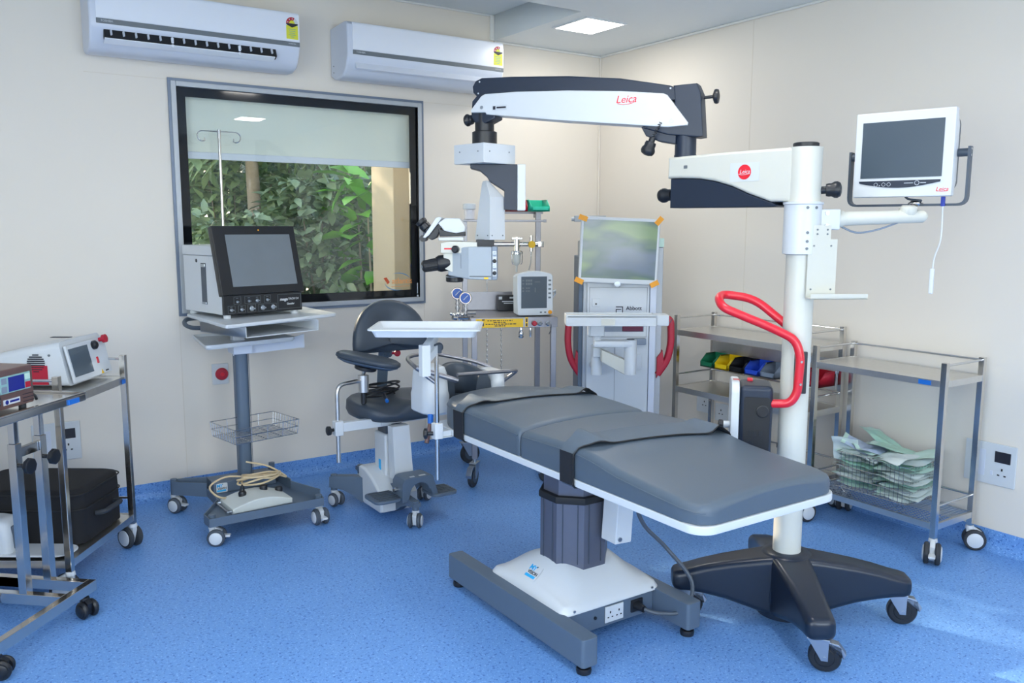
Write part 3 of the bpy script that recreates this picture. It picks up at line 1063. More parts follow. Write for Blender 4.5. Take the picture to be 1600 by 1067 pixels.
# ---- white bench unit beside the case
DM = LTM2 @ frame(.47, .075, .159)
t = thing('bench_unit', 'small white rounded bench unit on the lower shelf in front of the black case', 'medical device', DM.translation)
m = MB(DM)
m.loft([[(x - .10, y, z) for x, y in rrect(.25 - i, .115 - i * .4, .03, 5)] for z, i in ((.018, 0), (.09, .005), (.13, .02), (.148, .05), (.155, .1))])
m.build('housing', M['white'], t, ang=60)
m = MB(DM)
m.loft([[(x + .04, y, z) for x, y in rrect(.42 - i, .13 - i, .06, 6)] for z, i in ((.010, .01), (.013, 0), (.017, 0), (.02, .01))])
m.build('base_plate', M['white'], t, ang=60)
m = MB(DM)
m.loft([[(x + .03, y, z) for x, y in rrect(.38 - i, .12 - i, .05, 6)] for z, i in ((.0005, .02), (.0085, 0))])
m.build('rubber_skirt', M['black'], t)
MB(DM).box((.012, -.03, .03), (.0295, .03, .125), .008).build('dark_window', M['slated'], t)
MB(DM).box((-.10, -.02, .154), (-.07, .0, .1562)).build('top_button', M['maroon'], t)

# ================================================================ overbed table
u = Vector((.67, .742, 0)).normalized()
OM = Matrix.Translation((.385, 3.395, 0)) @ Matrix.Rotation(math.atan2(u.y, u.x), 4, 'Z')   # local -x comes towards the camera, +y to the side
t = thing('overbed_table', 'chrome height-adjustable overbed table carrying a brown pump, cut by the frame edge', 'table', (.2, 3.1, 0))
m = MB(OM)
m.box((-1.0, .0, .812), (-.0, .40, .838), .003)
m.build('tabletop', M['steel'], t)
m = MB(OM)
m.box((-1.0, -.002, .838), (-.002, .012, .845), .001).box((-.014, .012, .838), (-.002, .40, .845), .001)
m.build('raised_edge', M['steel'], t)
m = MB(OM)
m.box((-.10, -.006, .815), (-.045, -.0005, .833)).build('maker_plate', M['blue'], t, label='small blue maker label')
m = MB(OM)
zb0, zb1 = .082, .122
m.box((-.95, .005, zb0), (-.005, .035, zb1), .002)
m.box((-.035, .035, zb0), (-.005, .53, zb1), .002)
m.box((-.165, .035, zb0), (-.135, .53, zb1), .002)
m.box((-.95, .50, zb0), (-.165, .53, zb1), .002).box((-.135, .50, zb0), (-.035, .53, zb1), .002)
m.build('base_frame', M['steel'], t)
for x, y in ((-.15, .185), (-.022, .185)):
    MB(OM).box((x - .016, y - .016, zb1), (x + .016, y + .016, .68), .002).build('outer_column', M['steel'], t)
    MB(OM).box((x - .0125, y - .0125, .68), (x + .0125, y + .0125, .812), .002).build('inner_column', M['chrome'], t)
MB(OM).box((-.132, .176, .625), (-.04, .194, .66), .002).build('tie_bar', M['steel'], t)
for x in (-.15, -.022):
    m = MB(OM)
    m.cyl((x + .0, .169, .60), (x, .14, .60), .008, seg=10)
    m.lathe([(.03 if k % 2 else .026, 0) for k in range(1)] + [(.030, .004), (.030, .016), (.024, .02)], (x, .14, .60), (0, -1, 0), 8)
    m.build('clamp_knob', M['black'], t)
for k, (x, y, r) in enumerate(((-.06, .02, 1.2), (-.50, .02, 2.0), (-.06, .515, .5), (-.9, .515, .3))):
    castor(t, OM @ frame(x, y, 0, r), zb0 + .002, .033, hub='black', tyre='black', fork='black', brake=False, W=.018)
# ---- brown pump
PM = OM @ frame(-.345, .09, .8385)
t = thing('pump_unit', 'brown metal pump unit with a blue display and a black dial on the overbed table', 'medical device', PM.translation)
MB(PM).box((-.22, -.055, .014), (.125, .10, .145), .006).build('housing', M['brown'], t)
for x in (-.18, .09):
    for y in (-.035, .08):
        MB(PM).cyl((x, y, .0005), (x, y, .015), .012, seg=12).build('foot', M['rubber'], t)
yf = -.056
MB(PM).box((-.03, yf - .002, .066), (.108, yf + .002, .123), .001).build('keypad', M['teal'], t)
MB(PM).box((.006, yf - .004, .070), (.078, yf, .118), .001).build('display', M['lcdblue'], t, label='blue display')
for (a, b, c2, mm) in ((-.026, .098, .118, 'bingrey'), (-.026, .070, .09, 'bingrey'), (.082, .098, .118, 'filmpale'), (.082, .070, .09, 'redkey')):
    MB(PM).box((a, yf - .0035, b), (a + .024, yf, c2), .001).build('key', M.get(mm, M['maroon']), t)
MB(PM).lathe([(.028, 0), (.028, .016), (.018, .018), (.016, .024)], (-.075, yf, .052), (0, -1, 0), 28).build('dial', M['black'], t)
MB(PM).lathe([(.013, .018), (.012, .028), (.004, .03)], (-.075, yf, .052), (0, -1, 0), 18).build('dial_hub', M['chrome'], t)
m = MB(PM).box((-.02, yf - .0012, .028), (.055, yf + .001, .046), .0005)
m.build('maker_label', M['white'], t)
m = MB(PM).disc((-.005, yf - .0015, .037), (0, 1, 0), .0075, .001, 16).box((.008, yf - .0018, .034), (.05, yf - .001, .041))
m.build('label_print', M['lcdblue'], t)
m = MB(PM)
for z in (.024, .036, .048):
    m.box((.07, yf - .001, z), (.12, yf + .002, z + .002))
m.build('vent_line', M['ink'], t)
m = MB(PM)
for z in (.03, .045, .06):
    m.cyl((.126, -.03, z), (.138, -.03, z), .006, seg=10)
m.tube(spline([(.13, -.03, .045), (.145, -.04, .03), (.14, -.05, .018)], 4), .005, seg=6)
m.build('tube_port', M['black'], t)
m = MB(PM)
for k in range(5):
    m.box((-.21, -.04 + .022 * k, .145), (-.12, -.032 + .022 * k, .1462))
m.build('top_slot', M['ink'], t)
# ================================================================ operating table
BX = 1.905
bed = thing('operating_table', 'slate-padded operating table on a white pedestal with grey skid feet', 'operating table', (BX, 2.4, 0))
for x0, x1 in ((1.602, 1.668), (2.074, 2.140)):
    m = MB()
    m.prism([(x0 + u + .033, 2.425 + v) for u, v in rrect(.066, .88, .012, 4)], 'xy', .034, .132, .004)
    b = m.build('skid_rail', M['slate'], bed)
    for y in (2.02, 2.83):
        MB().lathe([(.014, .034), (.014, .022), (.024, .02), (.026, .012), (.024, .001)], ((x0 + x1) / 2, y, 0), (0, 0, 1), 20).build('levelling_foot', M['black'], b)
m = MB().box((1.668, 2.165, .042), (2.074, 2.625, .124), .003)
cb = m.build('cross_box', M['slate'], bed)
SF = frame(1.885, 2.165, .085)
m = MB(SF).box((-.042, -.006, -.03), (.042, -.0002, .03), .002)
sp = m.build('socket_plate', M['white'], cb, label='white twin socket plate')
m = MB(SF)
for x in (-.02, .02):
    socket_holes(m, x, -.004, .85, y=-.0062, dy=.0008)
m.build('pin_hole', M['blackmatt'], sp)
MB().cyl((1.80, 2.166, .085), (1.80, 2.161, .085), .006, seg=12).build('round_inlet', M['black'], cb)
m = MB().box((1.965, 2.158, .062), (2.02, 2.166, .108), .003).cyl((1.99, 2.158, .085), (1.99, 2.12, .085), .017, .012, seg=14)
m.build('cable_inlet', M['black'], cb)
m = MB()
m.tube(spline([(1.99, 2.12, .085), (2.03, 2.08, .075), (2.10, 2.03, .09), (2.165, 2.06, .17), (2.10, 2.13, .29), (2.02, 2.16, .38), (1.985, 2.17, .47), (1.98, 2.2, .62)], 7), .0075, seg=8)
m.build('power_cord', M['slated'], bed, label='dark power cord')
# moulded pedestal cover
N = 36
x0, x1, y0, y1 = 1.655, 2.105, 2.155, 2.632
def sst(a, b, t):
    t = max(0, min(1, (t - a) / (b - a)))
    return t * t * (3 - 2 * t)
def cover_h(u_, v_):
    pv = max(0, 1 - (abs(v_) / .94) ** 1.9) ** .9
    pu = 1 - .9 * sst(.40, 1.06, abs(u_))
    return .150 + .105 * pv * pu
rows = []
for i in range(N + 1):
    r = []
    for k in range(N + 1):
        u_, v_ = -1 + 2 * i / N, -1 + 2 * k / N
        hgt = cover_h(u_, v_)
        ed = max(abs(u_), abs(v_))
        if ed > .94:
            hgt -= .016 * ((ed - .94) / .06) ** 2
        # round the plan corners
        cx_, cy_ = u_, v_
        if abs(u_) > .86 and abs(v_) > .86:
            du, dv = abs(u_) - .86, abs(v_) - .86
            L_ = math.hypot(du, dv)
            if L_ > 0:
                k_ = max(du, dv) / L_
                cx_ = math.copysign(.86 + du * k_, u_)
                cy_ = math.copysign(.86 + dv * k_, v_)
        r.append(((x0 + x1) / 2 + cx_ * (x1 - x0) / 2, (y0 + y1) / 2 + cy_ * (y1 - y0) / 2, hgt))
    rows.append(r)
m = MB()
m.grid(rows)
edge = [rows[0][k] for k in range(N)] + [rows[i][N] for i in range(N)] + [rows[N][N - k] for k in range(N)] + [rows[N - i][0] for i in range(N)]
m.loft([edge, [(p[0], p[1], .1255) for p in edge]], caps=False)
cv = m.build('pedestal_cover', M['white'], bed, ang=55)
m = MB()
for x, z in ((1.70, .138), (2.06, .138)):
    m.disc((x, 2.1545, z), (0, 1, 0), .005, .002, 10)
m.build('cover_screw', M['silver'], cv)
# sticker on the cover, on its sloping side
def vision_sticker(Mx, par, w=.07):
    """lettered sticker in the local xy plane"""
    h = w * .86
    s = MB(Mx)
    s.prism(rrect(w, h, w * .1), 'xy', 0, .0008)
    st = s.build('sticker', M['white'], par, label='white sticker with blue and black lettering')
    g = MB(Mx @ Matrix.Translation((0, 0, .0009)))
    g.text('MY', w * .42, Matrix.Translation((-w * .2, w * .20, 0)), bold=.0006, space=.85)
    g.box((-w * .46, -w * .34, -.0002), (w * .36, -w * .18, .0004))
    g.build('sticker_blue', M['cyan'], st)
    g = MB(Mx @ Matrix.Translation((0, 0, .0010)))
    g.text('VISION', w * .255, Matrix.Translation((0, -w * .06, 0)), bold=.0003)
    g.disc((w * .07, w * .33, .0002), (0, 0, 1), w * .045, .0006, 12)
    g.build('sticker_print', M['ink'], st)
sx = 1.693
sl = math.atan2(.085, .1)
su_, sv_ = -.80, .02
hx0 = lambda u_, v_: Vector(((x0 + x1) / 2 + u_ * (x1 - x0) / 2, (y0 + y1) / 2 + v_ * (y1 - y0) / 2, cover_h(u_, v_)))
ta_, tb_ = (hx0(su_ + .13, sv_) - hx0(su_ - .13, sv_)).normalized(), (hx0(su_, sv_ + .13) - hx0(su_, sv_ - .13)).normalized()
nz_ = ta_.cross(tb_).normalized()
ex_ = -tb_
ey_ = nz_.cross(ex_)
po_ = hx0(su_, sv_) + nz_ * .0022
MS = Matrix(((ex_.x, ey_.x, nz_.x, po_.x), (ex_.y, ey_.y, nz_.y, po_.y), (ex_.z, ey_.z, nz_.z, po_.z), (0, 0, 0, 1)))
vision_sticker(MS, cv, .07)
# telescopic column
def octo(r, c=.42):
    o = []
    for k in range(8):
        a = PI / 8 + k * PI / 4
        o.append((1.875 + r * math.cos(a), 2.385 + r * math.sin(a)))
    return o
MB().prism(octo(.130), 'xy', .16, .475, .004).build('lower_column', M['column'], bed)
MB().prism(octo(.118), 'xy', .475, .628, .003).build('upper_column', M['column'], bed)
MB().prism(octo(.137), 'xy', .462, .49, .006).build('column_collar', M['blackmatt'], bed)
m = MB()
for a in (PI * 1.25, PI * 1.0, PI * 1.5):
    for da in (-.22, .22):
        r = .126
        m.box((1.875 + r * math.cos(a + da) - .001, 2.385 + r * math.sin(a + da) - .001, .24), (1.875 + r * math.cos(a + da) + .001, 2.385 + r * math.sin(a + da) + .001, .462))
m.build('column_groove', M['slated'], bed)
m = MB(frame(1.955, 2.20, .62, 0, 0, .07))
m.box((-.048, -.035, -.29), (.028, .045, 0), .005)
ac = m.build('actuator_housing', M['white'], bed)
MB(frame(1.955, 2.20, .62, 0, 0, .07)).cyl((-.03, -.0355, -.272), (-.03, -.04, -.272), .008, seg=12).build('fixing_bolt', M['silver'], ac)
m = MB(frame(1.955, 2.20, .62, 0, 0, .07))
for k in range(7):
    m.box((-.004, -.0362, -.05 - .014 * k), (.022, -.0354, -.043 - .014 * k))
m.build('rating_print', M['stripe'], ac)
# white frame under the pads
fo = [(BX + u_, 2.25 + v_) for u_, v_ in rrect(.60, 1.50, .06, 6)]
MB().prism(fo, 'xy', .628, .653, .004).build('table_frame', M['white'], bed)
MB().box((1.70, 1.9, .60), (2.1, 2.7, .6275), .004).build('under_frame', M['slated'], bed)
# upholstered sections
def topz(y):
    a = [(1.49, .706), (1.6, .713), (1.75, .722), (1.86, .731), (1.95, .748), (2.05, .757), (2.2, .753), (2.36, .748), (2.5, .756), (2.7, .762), (2.85, .757), (3.0, .748), (3.06, .74)]
    for (p, q), (r, s_) in zip(a, a[1:]):
        if p <= y <= r:
            t_ = (y - p) / (r - p)
            return q + (s_ - q) * t_
    return a[-1][1]
def pad(ya, yb, za, zb_, name, ends):
    """one padded section from y=ya to y=yb"""
    m = MB()
    loops = []
    ys = []
    n = 18
    r = .028
    for k in range(6):
        t_ = k / 5 * PI / 2
        ys.append((ya + r * (1 - math.sin(t_)), math.cos(t_)))
    ys = sorted(ys)
    ys = [(ya + r * (1 - math.cos(k / 5 * PI / 2)), 1 - math.sin(k / 5 * PI / 2)) for k in range(6)]
    for k in range(1, n):
        ys.append((ya + r + (yb - ya - 2 * r) * k / n, 0))
    ys += [(yb - r * (1 - math.cos(k / 5 * PI / 2)), 1 - math.sin(k / 5 * PI / 2)) for k in range(5, -1, -1)]
    for y, e in ys:
        zt = topz(y)
        hw = .298
        cut = 0
        if 'foot' in ends and y < ya + .07:
            q = (ya + .07 - y) / .07
            cut = .07 * (1 - math.sqrt(max(0, 1 - q * q)))
        if 'head' in ends and y > 2.80:
            q = (y - 2.80) / (yb - 2.80)
            cut = .11 * q ** 2
        hw -= cut
        hw -= .006 * e
        zt -= .014 * e
        loop = []
        zb = .6545
        rr = .024
        loop.append((BX - hw, y, zb))
        loop.append((BX - hw - .002, y, (zb + zt) / 2))
        for k in range(5):
            a_ = PI - k / 4 * PI / 2
            loop.append((BX - hw + rr + rr * math.cos(a_), y, zt - rr + rr * math.sin(a_) * 1.0))
        for k in range(1, 10):
            q = k / 10
            loop.append((BX - hw + rr + (2 * hw - 2 * rr) * q, y, zt + .016 * math.sin(PI * q) ** .8))
        for k in range(5):
            a_ = PI / 2 - k / 4 * PI / 2
            loop.append((BX + hw - rr + rr * math.cos(a_), y, zt - rr + rr * math.sin(a_)))
        loop.append((BX + hw + .002, y, (zb + zt) / 2))
        loop.append((BX + hw, y, zb))
        loops.append(loop)
    m.loft(loops)
    p = m.build(name, M['pad'], bed, ang=60)
    # welted seam along both long edges
    s = MB()
    for sg in (-1, 1):
        pts = []
        for y, e in ys[3:-3]:
            cut = 0
            if 'foot' in ends and y < ya + .07:
                q = (ya + .07 - y) / .07
                cut = .07 * (1 - math.sqrt(max(0, 1 - q * q)))
            if 'head' in ends and y > 2.80:
                cut = .11 * ((y - 2.80) / (yb - 2.80)) ** 2
            pts.append((BX + sg * (.2985 - cut), y, topz(y) - .021))
        s.tube(pts, .0022, seg=6)
    s.build('piping', M['pad'], p)
    return p
pad(1.505, 2.355, 0, 0, 'foot_pad', ('foot',))
pad(2.36, 3.03, 0, 0, 'back_pad', ('head',))
# head rest
hx, hy = 1.865, 3.20
m = MB()
m.box((1.80, 2.99, .615), (1.93, 3.24, .64), .006)
m.build('head_bracket', M['white'], bed)
hr = None
for sg, w, nm in ((-1, .064, 'cup'), (1, .034, 'cup')):
    xc = hx + sg * (.158 if sg < 0 else .158)
    m = MB()
    m.loft([[(x_, y_, z_ if sg < 0 else .648 + (z_ - .648) * .78) for x_, y_ in rrect(w * 2 * k_, .18 * k_, .05, 5, xc, hy)] for z_, k_ in
            ((.648, .93), (.656, 1.02), (.725, 1.03), (.74, .98), (.82, .93), (.845, .83), (.852, .6))])
    m.build('headrest_shell', M['white'], bed, ang=50)
MB().box((hx - .2, hy - .08, .6405), (hx + .2, hy + .08, .656), .006).build('headrest_plate', M['white'], bed)
# horseshoe cushion: a trough open towards the table
loops = []
for k in range(25):
    a = PI * (-.08 + 1.16 * k / 24)
    cx_, cy_ = hx + .092 * math.cos(a), hy - .02 + .11 * math.sin(a)
    d_ = Vector((math.cos(a), math.sin(a), 0))
    lp = []
    for j in range(12):
        b_ = 2 * PI * j / 12
        lp.append((cx_ + d_.x * .036 * math.cos(b_), cy_ + d_.y * .036 * math.cos(b_), .735 + .075 * math.sin(b_) + .03 * math.sin(a)))
    loops.append(lp)
m = MB()
m.loft(loops)
m.lathe([(.11, -.02), (.115, 0), (.10, .03), (.05, .012), (.001, .005)], (hx, hy, .675), (0, 0, 1), 28)
m.build('headrest_cushion', M['padseat'], bed, ang=60)
# wrist rest bars
m = MB()
m.tube(fillet([(1.66, 3.06, .80), (1.60, 3.12, .86), (1.62, 3.27, .885), (1.80, 3.36, .878), (2.0, 3.30, .828), (2.06, 3.25, .80), (2.06, 3.22, .77)], .08, 6), .009, seg=10)
m.tube(fillet([(1.60, 3.12, .86), (1.72, 3.06, .815), (1.76, 3.05, .80)], .02, 3), .011, seg=10)
m.tube(fillet([(1.765, 3.06, .823), (2.06, 3.07, .812), (2.10, 3.10, .805), (2.03, 3.18, .722)], .03, 5), .0085, seg=10)
m.build('wrist_bar', M['steeldark'], bed)
m = MB()
m.cyl((1.672, 3.13, .652), (1.668, 3.125, .612), .013, .012, seg=12)
lv = m.build('release_lever', M['blue'], bed, label='blue and brown release lever')
MB().cyl((1.668, 3.125, .615), (1.635, 3.10, .535), .009, .010, seg=12).build('lever_grip', M['brown'], lv)
# tray stand clipped to the frame
px, py = 1.548, 2.845
MB().cyl((px, py, .455), (px, py, .985), .0085, seg=14).build('tray_pole', M['steel'], bed)
m = MB()
m.box((px - .018, py - .018, .622), (px + .018, py + .018, .685), .004).box((px + .014, py - .02, .625), (1.625, py + .02, .6275), .001)
m.box((px + .018, py - .014, .628), (1.605, py + .014, .652), .003)
cl = m.build('tray_clamp', M['white'], bed)
m = MB()
m.cyl((px - .018, py, .645), (px - .04, py + .012, .645), .008, seg=10)
m.lathe([(.012, 0), (.021, .004), (.021, .014), (.012, .018)], (px - .036, py + .01, .645), (-.85, .5, 0), 10)
m.build('clamp_knob', M['black'], cl)
m = MB()
m.box((px - .017, py - .017, .96), (px + .017, py + .017, 1.0), .004)
m.prism([(-.052, -.012), (.012, -.012), (.012, .018), (-.052, .018)], 'xz', 0, .001)
m = MB()
m.box((px - .016, py - .016, .962), (px + .016, py + .016, .998), .003)
m.cyl((px - .0, py + .012, .98), (px + .03, py + .03, .98), .018, seg=14)
m.build('tray_joint', M['slated'], bed)
e1, e2 = Vector((px, py, .98)), Vector((1.475, 2.80, .945))
def bar(m, a, b, w, h):
    a, b = Vv(a), Vv(b)
    d_ = (b - a)
    L_ = math.hypot(d_.x, d_.y)
    ang = math.atan2(d_.y, d_.x)
    sl_ = d_.z / L_
    mm = MB(m.M @ Matrix.Translation(a) @ Matrix.Rotation(ang, 4, 'Z'))
    pts = [(0, -h / 2), (L_, d_.z - h / 2), (L_, d_.z + h / 2), (0, h / 2)]
    mm.prism(pts, 'xz', -w / 2, w / 2, .003)
    me = bpy.data.meshes.new('tmp')
    mm.bm.to_mesh(me)
    mm.bm.free()
    m.bm.from_mesh(me)
    bpy.data.meshes.remove(me)
m = MB()
bar(m, (px - .01, py - .006, .978), e2, .028, .034)
m.box((e2.x - .020, e2.y - .016, .885), (e2.x + .016, e2.y + .016, 1.005), .003)
bar(m, (e2.x, e2.y, .985), (1.565, 2.885, 1.022), .028, .034)
m.build('tray_arm', M['white'], bed)
# the tray itself
TM = frame(1.532, 2.885, 1.035, math.atan2(-.245, .362))
m = MB(TM)
for_ = [(z_, s_) for z_, s_ in ((0, -.012), (.026, 0), (.0265, .012), (.032, .012), (.032, .004), (.008, -.012))]
loops = [[(x_, y_, z_) for x_, y_ in rrect(.40 + 2 * s_, .265 + 2 * s_, .018, 4)] for z_, s_ in for_]
m.loft(loops)
m.build('tray', M['white'], bed)

# ---------------- straps over the table
def strap(y_at, label, wave, flap):
    t = thing('restraint_strap', label, 'strap', (BX, y_at(0), .77), 'straps across the operating table')
    def ring(off, w, lift):
        """edge lines of the band around the pads; t runs across"""
        pts = []
        hw = .302 + off
        zb = .622 - off
        for x_, z_, q in ((BX + hw - .05, zb, 1), (BX + hw, zb + .02, 1)):
            pts.append((x_, z_, q))
        return pts
    top = lambda y, q: topz(y) + .016 * max(0, math.sin(PI * min(1, max(0, (q * .6 - .022) / .556)))) ** .8
    rows = []
    n = 40
    for j in range(5):
        s_ = j / 4 - .5
        r = []
        path = []
        hw = .3065
        path += [(-.12, .6225, 0), (-hw + .01, .6235, 0), (-hw, .635, 0)]
        for k in range(1, 5):
            path.append((-hw - .001, .635 + (topz(y_at(0)) - .03 - .635) * k / 4, 0))
        for k in range(n + 1):
            q = k / n
            path.append((-hw + 2 * hw * q, None, q))
        for k in range(4, 0, -1):
            path.append((hw + .001, .635 + (topz(y_at(1)) - .03 - .635) * k / 4, 1))
        path += [(hw, .635, 1), (hw - .01, .6235, 1), (.12, .6225, 1)]
        for x_, z_, q in path:
            wd = .066 + (flap + .03) * min(1, 6 * q, 6 * (1 - q))
            y = y_at(q) + s_ * wd
            if z_ is None:
                e = min(q, 1 - q)
                z_ = top(y, q) + .0045 + wave * math.exp(-((q - .13) / .05) ** 2) * (1.2 + s_) + wave * 1.3 * math.exp(-((q - .88) / .05) ** 2) * (1.0 - .4 * s_)
                if e < .045:
                    z_ -= .026 * (1 - e / .045) ** 2
            r.append((BX + x_, y, z_))
        rows.append(r)
    m = MB()
    m.grid(rows)
    m.grid([[(a_, b_, c_ + .0022 if c_ > .7 else c_) for a_, b_, c_ in rw] for rw in rows])
    m.build('band', M['strap'], t, ang=70)
    m = MB()
    for dy_ in (0, .006):
        m.tube([(a_, b_ + dy_ - .001, c_ + .001 - dy_ * .3) for a_, b_, c_ in rows[0]], .0024, seg=6)
    m.build('edge_binding', M['blackmatt'], t)
    m = MB()
    v0 = [(rw[2][0] - .003, rw[2][1], .634) for rw in rows]
    v1 = [(rw[7][0] - .004, rw[7][1], topz(y_at(0)) - .018) for rw in rows]
    m.loft([[(p[0] - .0008, p[1], p[2]) for p in v0] + [(p[0] + .0008, p[1], p[2]) for p in reversed(v0)],
            [(p[0] - .0008, p[1], p[2]) for p in v1] + [(p[0] + .0008, p[1], p[2]) for p in reversed(v1)]])
    m.build('fastener', M['velcro'], t, label='black hook fastener')
strap(lambda q: 2.075 - .10 * q, 'wide grey strap with black edging across the foot end of the operating table', .016, .03)
strap(lambda q: 2.765 - .07 * q, 'wide grey strap with black edging across the table near its head end', .014, .02)
# ================================================================ surgical microscope on its floor stand
PX, PY = 2.500, 1.912
sc = thing('surgical_microscope', 'surgical microscope on a cream floor stand with navy feet and a long overhead arm', 'microscope', (PX, PY, 0))
tips = {'f': (2.290, 1.612), 'r': (2.812, 1.662), 'l': (2.200, 2.140), 'b': (2.70, 2.19)}
def leg_section(p, d_, w, z0, z1, r=.028):
    w = w * 1.22
    n_ = Vector((-d_.y, d_.x, 0))
    return [(p.x + n_.x * a_, p.y + n_.y * a_, b_) for a_, b_ in rrect(w, z1 - z0, r, 4, 0, (z0 + z1) / 2)]
for k_, (tx, ty) in tips.items():
    o_ = Vector((PX, PY, 0))
    e_ = Vector((tx, ty, 0))
    d_ = (e_ - o_).normalized()
    L_ = (e_ - o_).length
    secs = []
    for q, w, z0, z1 in ((0.0, .13, .03, .262), (.13, .125, .035, .262), (.25, .115, .045, .256), (.4, .107, .064, .247), (.6, .097, .088, .234), (.8, .089, .104, .217), (.95, .085, .112, .200), (1.04, .083, .114, .192)):
        secs.append(leg_section(o_ + d_ * (L_ * q), d_, w, z0, z1, .026))
    for q, s_ in ((1.085, .9), (1.105, .66), (1.11, .3)):
        w, z0, z1 = .083 * s_, .153 - .039 * s_, .153 + .037 * s_
        secs.append(leg_section(o_ + d_ * (L_ * q), d_, w, z0, z1, .026 * s_))
    m = MB()
    m.loft(secs)
    lg_ = m.build('stand_leg', M['navygloss'], sc, ang=50)
    if k_ == 'f':
        m = MB()
        c_ = o_ + d_ * (L_ * 1.03)
        n_ = Vector((d_.y, -d_.x, 0)) * -1
        for j in range(7):
            a_ = -.03 + j * .011
            p_ = o_ + d_ * (L_ * (.98 + a_))
            s0 = p_ + Vector((-d_.y, d_.x, 0)) * .0425
            m.ball((s0.x, s0.y, .126 + .008 * ((j * 37) % 5) / 5), .007, (1, 1, 1.2), 8)
        m.build('paint_chip', mat('chipped_paint_rust', (150, 92, 62), .8), lg_, label='rusty chipped paint')
        g = MB()
        s0 = o_ + d_ * (L_ * .38) + Vector((-d_.y, d_.x, 0)) * .0545
        g.box((s0.x - .006, s0.y - .006, .095), (s0.x + .006, s0.y + .006, .12), .002)
        g.build('leg_label', M['paleink'], lg_)
    rot = {'f': 2.2, 'r': 2.35, 'l': 2.5, 'b': 1.2}[k_]
    castor(sc, frame(tx, ty, 0, rot), .118, .0525, hub='black', tyre='black', fork='silver', twin=False, brake=True, W=.03)
m = MB()
m.lathe([(.10, .03), (.105, .10), (.10, .24), (.085, .262), (.05, .268)], (PX, PY, 0), (0, 0, 1), 32)
m.build('base_hub', M['navygloss'], sc, ang=50)
m = MB()
m.cyl((PX, PY, .255), (PX, PY, 1.37), .0500, seg=40)
pole = m.build('column', M['cream'], sc)
nv = Vector((-.62, -.78, 0))
m = MB(frame(PX, PY, .66, 2.1))
m.box((.0488, -.012, -.008), (.0512, .012, .006))
m.build('column_label', M['ink'], pole)
m = MB(frame(PX, PY, .98, -1.0))
m.box((.0488, -.008, -.008), (.0508, .008, .008))
m.build('column_sticker', M['acpale'], pole)
# collar with monitor arm clamp and bracket
m = MB()
m.lathe([(.052, 1.352), (.064, 1.356), (.064, 1.525), (.068, 1.528), (.068, 1.535), (.05, 1.537)], (PX, PY, 0), (0, 0, 1), 40)
col_ = m.build('collar', M['white'], sc)
def polar(a, r=.0645):
    return (PX + r * math.cos(a), PY + r * math.sin(a))
for a, z in ((-2.25, 1.515), (-1.75, 1.515), (-2.2, 1.43), (-2.2, 1.40), (-2.2, 1.375)):
    x_, y_ = polar(a)
    MB().disc((x_, y_, z), (math.cos(a), math.sin(a), 0), .005, .004, 12).build('collar_screw', M['stripe'], col_)
am0, am1 = Vector((PX + .055, PY - .03, 1.475)), Vector((2.875, 1.705, 1.487))
dA = (am1 - am0).normalized()
m = MB()
m.tube([am0 - dA * .02, am0 + dA * .08, am0 + dA * .081, am1 + dA * .01, am1 + dA * .022], [.032, .030, .025, .0225, .014], seg=20)
m.lathe([(.024, 0), (.030, .012), (.030, .026), (.02, .034)], (am1 - dA * .045) + Vector((0, 0, .006)), (0, 0, 1), 24)
arm_ = m.build('monitor_arm', M['cream'], sc, ang=50)
m = MB(frame(PX + .062, PY - .034, 1.475, math.atan2(dA.y, dA.x)))
m.box((-.045, -.038, -.036), (.05, .036, .036), .006)
ck = m.build('arm_clamp', M['white'], sc)
m = MB(frame(PX + .062, PY - .034, 1.475, math.atan2(dA.y, dA.x)))
for z in (-.022, .022):
    m.disc((.0, -.0385, z), (0, 1, 0), .008, .005, 14)
m.build('clamp_bolt', M['silver'], ck)
m = MB()
b0 = am1 - dA * .045
m.tube(spline([am0 + dA * .06 + Vector((.02, -.01, -.028)), am0 + dA * .14 + Vector((0, 0, -.05)), am0 + dA * .22 + Vector((0, 0, -.04)), b0 + Vector((-.02, 0, -.012))], 6), .0035, seg=6)
m.build('arm_cable', M['bingrey'], sc)
# plate bracket hanging under the clamp
BM = frame(2.512, 1.835, 0, -.55)
m = MB(BM)
m.box((-.035, -.003, 1.405), (.028, .003, 1.455), .001).box((-.05, -.003, 1.205), (.052, .003, 1.408), .001)
m.box((-.05, -.045, 1.203), (.052, .003, 1.208), .001).box((.045, -.045, 1.203), (.15, .05, 1.209), .001)
m.box((-.05, -.045, 1.203), (.15, -.042, 1.222), .001)
bk_ = m.build('plate_bracket', M['creamplate'], sc)
m = MB(BM)
for x_, z in ((-.03, 1.385), (.03, 1.385), (-.035, 1.235), (.035, 1.235), (-.02, 1.425), (.015, 1.425), (-.02, 1.44), (.015, 1.44)):
    m.disc((x_, -.0035, z), (0, 1, 0), .0035, .002, 8)
m.build('bracket_hole', M['stripe'], bk_)
